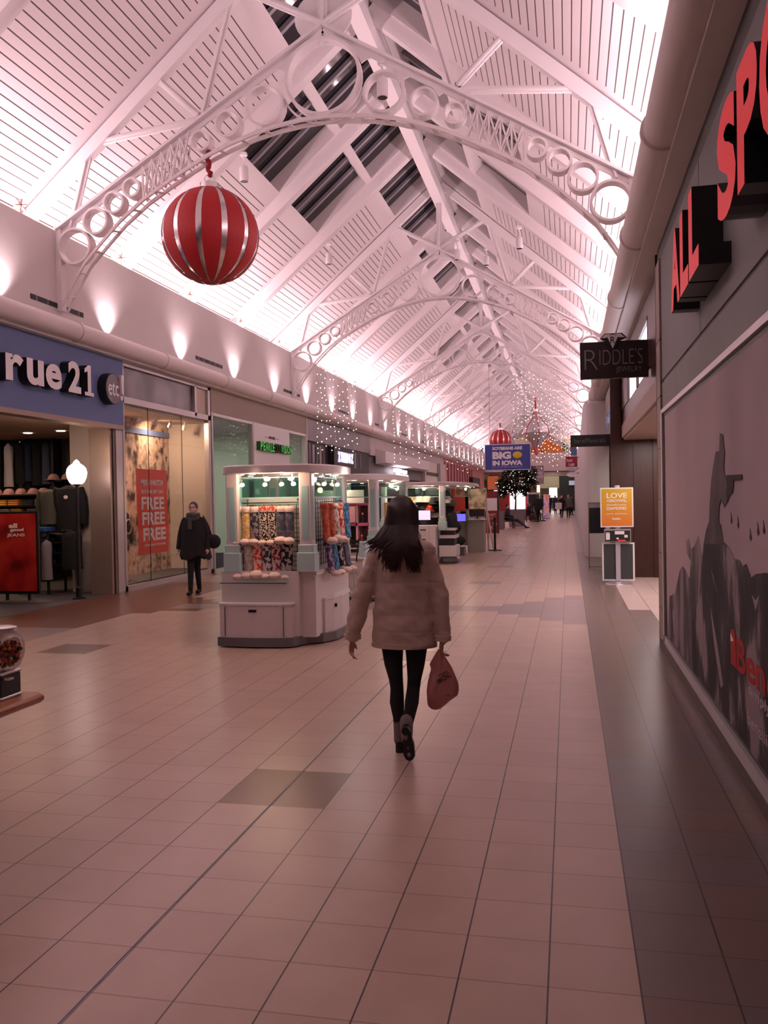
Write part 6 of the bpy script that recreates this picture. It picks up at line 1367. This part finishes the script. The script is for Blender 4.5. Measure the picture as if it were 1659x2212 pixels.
for i in range(620):
    u = rr.uniform(-1, 1); th = u*1.5
    def S(el, k_=1.0): return Vector((cx+.095*k_*math.cos(el)*math.sin(th), cy-.008-.109*k_*math.cos(el)*math.cos(th), 1.568+.113*k_*math.sin(el)))
    r_ = rr.random()
    if r_ < .44: ex, ez = cx-.030+rr.gauss(0, .020), rr.uniform(1.19, 1.27)
    elif r_ < .84: ex, ez = cx+.112+rr.gauss(0, .018), rr.uniform(1.185, 1.28)
    elif r_ < .89: ex, ez = cx-.15-.07*rr.random(), rr.uniform(1.30, 1.38)
    elif r_ < .95: ex, ez = cx-.10+rr.gauss(0, .02), rr.uniform(1.24, 1.33)
    else: ex, ez = cx+.15+rr.gauss(0, .015), rr.uniform(1.24, 1.33)
    def back(z, x_): return cy-.168-.016*max(0, 1-((x_-cx)/.2)**2)+(.045*(z-1.38)/.10 if z > 1.38 else 0)
    w1 = cx+.112*math.sin(th); s1 = .5+.5*(abs(u))
    p1 = Vector((w1, cy-.035-.085*abs(math.cos(th)), 1.49)); p2 = Vector((w1*.62+ex*.38, back(1.41, w1), 1.41)); x3 = w1*.22+ex*.78; z3 = 1.41*.45+ez*.55
    pts = [S(1.45), S(.95, 1.01), S(.4, 1.02), S(-.1, 1.03), p1, p2, Vector((x3, back(z3, x3)+rr.uniform(-.006, .006), z3)), Vector((ex+rr.gauss(0, .006), back(ez, ex)+rr.uniform(-.010, .004), ez))]
    b.tube(pts, [.003, .005, .0055, .0055, .006, .006, .0045, .001], 5, cap=True)
o = b.build('hair_strands', HR, hr, smooth=True); o['kind'] = 'stuff'
# plastic bag
BG = bpy.data.materials.new('bag_pink'); BG.use_nodes = True; bb = BG.node_tree.nodes['Principled BSDF']; bb.inputs['Base Color'].default_value = (.42, .17, .145, 1); bb.inputs['Roughness'].default_value = .38
pb = thing('plastic_bag', 'translucent pink plastic shopping bag held in the walking person\'s right hand', 'bag', (-.82, 5.54, .3))
out = [(-.905, .305), (-.915, .36), (-.91, .44), (-.895, .52), (-.878, .57), (-.895, .585), (-.88, .615), (-.855, .645), (-.835, .685), (-.822, .70), (-.808, .69), (-.80, .655), (-.785, .65), (-.765, .61), (-.735, .555), (-.708, .49), (-.700, .45), (-.705, .40), (-.725, .385), (-.775, .345), (-.815, .31), (-.85, .295)]
b = MB(); c0 = Vector((-.81, 5.545, .46))
rs = []
for t, dpt in ((0.0, .075), (.45, .068), (.75, .05), (.93, .026), (1.0, .004)):
    rs.append((t, dpt))
def bagpt(u, v, t, d): return (c0.x+(u-c0.x)*t, c0.y+d*(.35+.65*min(1, max(.1, (.69-v)/.25))), c0.z+(v-c0.z)*t)
fr_ = [[bagpt(u, v, t, -d) for u, v in out] for t, d in rs]; bk_ = [[bagpt(u, v, t, d) for u, v in out] for t, d in rs[::-1]]
b.rings(fr_[1:]+bk_[:-1])
def bw(p): return mnoise.noise(Vector((p.x*26+p.z*8, p.y*10, p.z*9)))*.006
q = b; o = q.build('bag_body', BG, pb, smooth=True)
sbm = o.modifiers.new('s', 'SUBSURF'); sbm.levels = 2; sbm.render_levels = 2
dt = bpy.data.textures.new('crumple', 'CLOUDS'); dt.noise_scale = .06; dm = o.modifiers.new('d', 'DISPLACE'); dm.texture = dt; dm.strength = .012; dm.mid_level = .5
DK = mat('bag_print', (.05, .02, .02), .5)
def bagtext(s, x, z, w_, h, ang):
    text(s, (x, 5.462, z), (math.cos(ang), 0.05, math.sin(ang)), (-math.sin(ang), 0, math.cos(ang)), w_, h, .002, DK, pb, 'lettering', bold=.03)
bagtext('AMAZING', -.825, .478, .10, .034, .55); bagtext('simply', -.82, .525, .07, .016, .5); bagtext('*', -.765, .40, .016, .018, .2)

# ---- generic clothed figure
def person(label, x, y, h=1.70, face=PI, coat='black', legs='charcoal', hair=(.02, .012, .01), skin=None, step=.12, arms=(.1, .1), long=.0, pose='stand', vox=.016, coatm=None, legm=None, wide=1.0, narrow=1.0):
    """face: heading, 0 looks along +Y, PI looks at the camera"""
    t = thing('person', label, 'person', (x, y, 0)); k = h/1.70; ca, sa = math.cos(face), math.sin(face)
    def P(u, v, z, *r): return (x+(u*ca-v*sa)*k, y+(u*sa+v*ca)*k, z*k)+tuple(q_*k for q_ in r)
    def E(b, u, v, z, rx, ry, rz, n=14, m=10): b.ell(P(u, v, z)[:3], rx*k, ry*k, rz*k, n, m, Matrix.Rotation(face, 3, 'Z'))
    def SC(b, secs):
        n = 20; b.rings([[tuple(P(c[0]+c[3]*math.cos(2*PI*q_/n), c[1]+c[4]*math.sin(2*PI*q_/n), c[2])) for q_ in range(n)] for c in secs])
    skin = skin or SKIN2; body, coatb, legb, hairb, shoe = MB(), MB(), MB(), MB(), MB()
    sit = pose == 'sit'; dz = -.42 if sit else 0
    Z = lambda z: z+dz
    E(body, 0, .0, Z(1.58), .075, .092, .112); SC(body, [(0, -.01, Z(1.40), .052, .052), (0, 0, Z(1.52), .05, .055)]); E(body, 0, .092, Z(1.565), .012, .018, .022); E(body, 0, .082, Z(1.52), .03, .018, .02)
    for s in (-1, 1): E(body, s*.077, 0, Z(1.57), .012, .018, .028)
    SC(body, [(0, 0, Z(.88), .14, .10), (0, 0, Z(1.05), .12, .09), (0, 0, Z(1.35), .15, .09), (0, 0, Z(1.42), .06, .06)])
    E(hairb, 0, -.018, Z(1.60), .088, .098, .108); 
    if long: SC(hairb, [(0, -.05, Z(1.60), .085, .055), (0, -.06, Z(1.48), .10, .05), (0, -.075, Z(1.60-long), .085, .03)])
    SC(coatb, [(0, 0, Z(.74 if not sit else .88), .21*wide, .15), (0, 0, Z(.95), .195*wide, .14), (0, 0, Z(1.1), .18*wide, .13), (0, 0, Z(1.3), .19, .12), (0, 0, Z(1.39), .15, .10), (0, 0, Z(1.46), .07, .07)])
    for s, a in ((-1, arms[0]), (1, arms[1])):
        el = (s*(.24+.02*wide), -.02+a*.2, Z(1.10)); wr = (s*(.25+.03*wide), .04+a, Z(.86)) if not sit else (s*.14, .28, Z(1.02))
        lim(coatb, [P(s*.165, 0, Z(1.36), .062), P(s*.215, 0, Z(1.24), .056), P(*el, .050), P(*wr, .042)])
        lim(body, [P(s*.165, 0, Z(1.36), .04), P(*el, .033), P(*wr, .026)])
        w_ = Vector(P(*wr)[:3]); hand(body, w_, (0, 0, -1) if not sit else (-sa, ca, -.2), (-s*ca*.3-sa, -s*sa*.3+ca, 0), k, .6)
    for s in (-1, 1):
        st = step*s
        if not sit: hp, kn_, an = (s*.09*narrow, 0, .90), (s*.07*narrow, st*.45+.03, .48), (s*.055*narrow, st, .09)
        elif pose == 'sit' and step > .3: hp, kn_, an = (s*.09, .05, .50), (s*.11, .50, .42+.03*s), (s*.10+.03, .92, .10)
        else: hp, kn_, an = (s*.09, .05, .50), (s*.13, .46, .50), (s*.12, .48+.05*s, .10)
        lim(legb, [P(*hp, .088), P(*kn_, .060), P(*an, .042)]); lim(body, [P(*hp, .07), P(*kn_, .045), P(*an, .03)])
        b2 = P(an[0], an[1]+.01, .0)
        E(shoe, an[0], an[1], .06, .042, .05, .05); E(shoe, an[0], an[1]+.09, .04, .042, .11, .038); 
    E(legb, 0, 0, .86 if not sit else .50, .165, .12, .12)
    bo = blob(body, 'body', skin, t, vox*.75, 1)
    blob(coatb, 'coat', coatm or FAB[coat], t, vox, 2); blob(legb, 'trousers', legm or FAB[legs], t, vox, 2); 
    o = blob(shoe, 'shoes', FAB['black'], t, vox, 1)
    hm = mat('hair_%d' % len(bpy.data.materials), hair, .5); blob(hairb, 'hair', hm, t, vox, 1)
    return t, P
wk, P = person('person in a wide black coat and grey scarf walking towards the camera', -6.62, 14.7, 1.67, PI+.12, 'black', 'black', (.06, .035, .025), step=.17, vox=.010, wide=1.12, arms=(.05, .0), narrow=.55)
b = MB(); k = .982
b.rings([[P(.29*math.cos(2*PI*q/28)*(1+.05*math.sin(q*1.9))-.03, .19*math.sin(2*PI*q/28), .68+.05*math.sin(q*.9)) for q in range(28)], [P(.28*math.cos(2*PI*q/28)-.02, .18*math.sin(2*PI*q/28), .80) for q in range(28)], [P(.245*math.cos(2*PI*q/28), .16*math.sin(2*PI*q/28), 1.0) for q in range(28)], [P(.235*math.cos(2*PI*q/28), .145*math.sin(2*PI*q/28), 1.2) for q in range(28)], [P(.20*math.cos(2*PI*q/28), .125*math.sin(2*PI*q/28), 1.36) for q in range(28)], [P(.10*math.cos(2*PI*q/28), .09*math.sin(2*PI*q/28), 1.46) for q in range(28)]]); b.build('cape', FAB['black'], wk, smooth='auto')
b = MB()
for z, r in ((1.42, .105), (1.46, .098), (1.39, .11)): b.tube([P(r*math.cos(2*PI*q/16), .01+r*.95*math.sin(2*PI*q/16), z+.012*math.sin(q)) for q in range(17)], .032, 8)
b.tube([P(.02, .10, 1.42), P(.03, .14, 1.32), P(.03, .15, 1.2)], [.035, .04, .04], 8); b.build('scarf', mat('scarf_grey', (.06, .06, .058), .9), wk, smooth='auto')
b = MB()
for s in (-1, 1): b.ell(P(s*.03, .086, 1.60)[:3], .013, .006, .007)
b.build('eyes', FAB['black'], wk); b = MB(); b.ell(P(0, .092, 1.528)[:3], .022, .006, .007); b.build('mouth', mat('lips', (.35, .10, .09), .5), wk)
b = MB()
for s in (-1, 1): b.tube([P(s*.03+.024*math.cos(2*PI*q/12), .096, 1.60+.017*math.sin(2*PI*q/12)) for q in range(13)], .002, 5)
b.tube([P(-.008, .097, 1.605), P(.008, .097, 1.605)], .002, 5); b.build('glasses', M['black'], wk)
hb = thing('handbag', 'black shoulder bag on the side of the person in the black coat', 'bag', (-6.24, 14.75, .9))
b = MB(); b.ell((-6.26, 14.75, .95), .13, .09, .13, 16, 10); b.build('bag_body', FAB['black'], hb, smooth='auto'); b = MB(); b.tube([(-6.30, 14.75, 1.06), (-6.36, 14.74, 1.25), (-6.45, 14.73, 1.42)], .012, 6); b.build('strap', FAB['black'], hb)
# ---- distant people
LB = mat('coat_olive_mix', (.16, .15, .10), .9); PTT = mat('trousers_tan', (.30, .22, .18), .9); JG = mat('jacket_grey', (.28, .27, .27), .9)
person('person in a black jacket and dark trousers walking away beyond the benches', -1.95, 57.1, 1.80, .2, 'black', 'black', (.01, .008, .008), skin=SKIN3, step=.16, wide=1.1)
cpl, P = person('person in dark clothes carrying a pale square bag in the distance', -.52, 67.5, 1.72, PI, 'black', 'black', (.20, .07, .03), step=.12, long=.25)
tb_ = thing('shopping_bag', 'pale square shopping bag held by the distant person in dark clothes', 'bag', (-.75, 67.2, .7))
b = MB(); b.box(-1.0, -.5, 67.1, 67.25, .68, 1.16); b.build('bag_body', M['letterw'], tb_); b = MB(); b.tube([(-.85, 67.17, 1.16), (-.75, 67.17, 1.28), (-.65, 67.17, 1.16)], .01, 5); b.build('handle', M['letterw'], tb_)
person('person with reddish hair and an olive jacket walking in the distance', -.03, 67.8, 1.76, PI-.1, coatm=LB, legs='black', hair=(.38, .12, .04), step=.14, long=.3)
person('person in a charcoal coat and grey trousers standing farther back', -2.35, 82, 1.75, .5, 'charcoal', legm=JG, hair=(.02, .015, .01), step=.05, vox=.03)
person('person in black standing left in the far group', -1.75, 84, 1.78, 2.5, 'black', 'black', step=.04, vox=.03)
person('person in navy standing in the middle of the far group', -1.25, 85, 1.74, -.6, 'navy', 'black', step=.05, vox=.03)
person('person in grey standing right in the far group', -.75, 83, 1.68, 1.2, coatm=JG, legs='charcoal', step=.05, vox=.03)
person('person in dark clothes at the far right beside the pier', .22, 76, 1.72, -1.2, 'charcoal', 'black', step=.06, vox=.03)
def chair(label, x, y, rot, m):
    t = thing('armchair', label, 'chair', (x, y, 0)); ca, sa = math.cos(rot), math.sin(rot)
    P = lambda u, v, z: (x+u*ca-v*sa, y+u*sa+v*ca, z)
    def bx(b, u0, u1, v0, v1, z0, z1): b.rings([[P(u0, v0, z), P(u1, v0, z), P(u1, v1, z), P(u0, v1, z)] for z in (z0, z1)])
    b = MB(); bx(b, -.26, .26, -.2, .30, .36, .41); b.build('seat', m, t)
    b = MB(); bx(b, -.26, .26, -.28, -.22, .41, .82); b.build('backrest', m, t)
    for u in (-.26, .26):
        for v in (-.25, .28):
            b = MB(); bx(b, u-.025, u+.025, v-.025, v+.025, 0, .36 if v > 0 else .41); b.build('leg', m, t)
        b = MB(); bx(b, u-.03, u+.03, -.25, .30, .58, .62); bx(b, u-.02, u+.02, .25, .29, .36, .6); b.build('armrest', m, t)
    b = MB(); bx(b, -.26, .26, .26, .29, .12, .16); b.build('stretcher', m, t)
    return t
CW = mat('chair_wood', (.07, .025, .02), .5)
chair('dark wooden armchair under the reclining seated person', -3.12, 46.2, -1.35, CW)
person('person leaning back in an armchair with legs stretched out by the planter', -3.15, 46.2, 1.75, -1.35, 'black', 'denim', (.03, .02, .015), step=.45, pose='sit')
chair('dark wooden armchair on the left of the far pair', -2.55, 57.6, -1.2, CW)
chair('dark wooden armchair on the right of the far pair', -2.2, 58.9, -1.2, CW)
person('seated person in a dark coat and tan trousers, left of the far pair', -2.55, 57.6, 1.72, -1.2, 'black', legm=PTT, hair=(.25, .15, .12), step=.1, pose='sit')
person('seated person in a grey jacket, right of the far pair', -2.2, 58.9, 1.70, -1.2, coatm=JG, legm=JG, hair=(.04, .02, .015), step=.1, pose='sit')
# mannequin torso with printed jacket in the sale window
mq = thing('mannequin', 'mannequin in a dark printed jacket left of the sale banner', 'mannequin', (-8.75, 15.95, .12))
b = MB(); b.lathe([(.16, 0), (.16, .02), (.02, .03), (.02, .62)], (-8.75, 15.95, .12), 14); b.build('stand', M['alu'], mq)
b = MB(); sect(b, [(-8.75, 15.95, .72, .17, .15), (-8.75, 15.95, 1.0, .18, .15), (-8.75, 15.95, 1.25, .17, .19), (-8.75, 15.95, 1.45, .16, .21), (-8.75, 15.95, 1.53, .08, .10), (-8.75, 15.95, 1.6, .05, .05)], 20); lim(b, [(-8.75, 16.13, 1.44, .07), (-8.72, 16.23, 1.15, .06), (-8.68, 16.25, .9, .05)]); lim(b, [(-8.75, 15.77, 1.44, .07), (-8.72, 15.68, 1.15, .06), (-8.68, 15.66, .9, .05)])
blob(b, 'jacket', blotch('printed_jacket', [(.015, .013, .016), (.03, .03, .035), (.35, .33, .33)], 7, detail=4, stops=[.4, .56, .66]), mq, .014)
b = MB(); b.tube([(-8.575, 15.95+.12*math.cos(2*PI*q/20), 1.2+.14*math.sin(2*PI*q/20)) for q in range(21)], .014, 6); b.build('ring_print', FAB['cream'], mq)
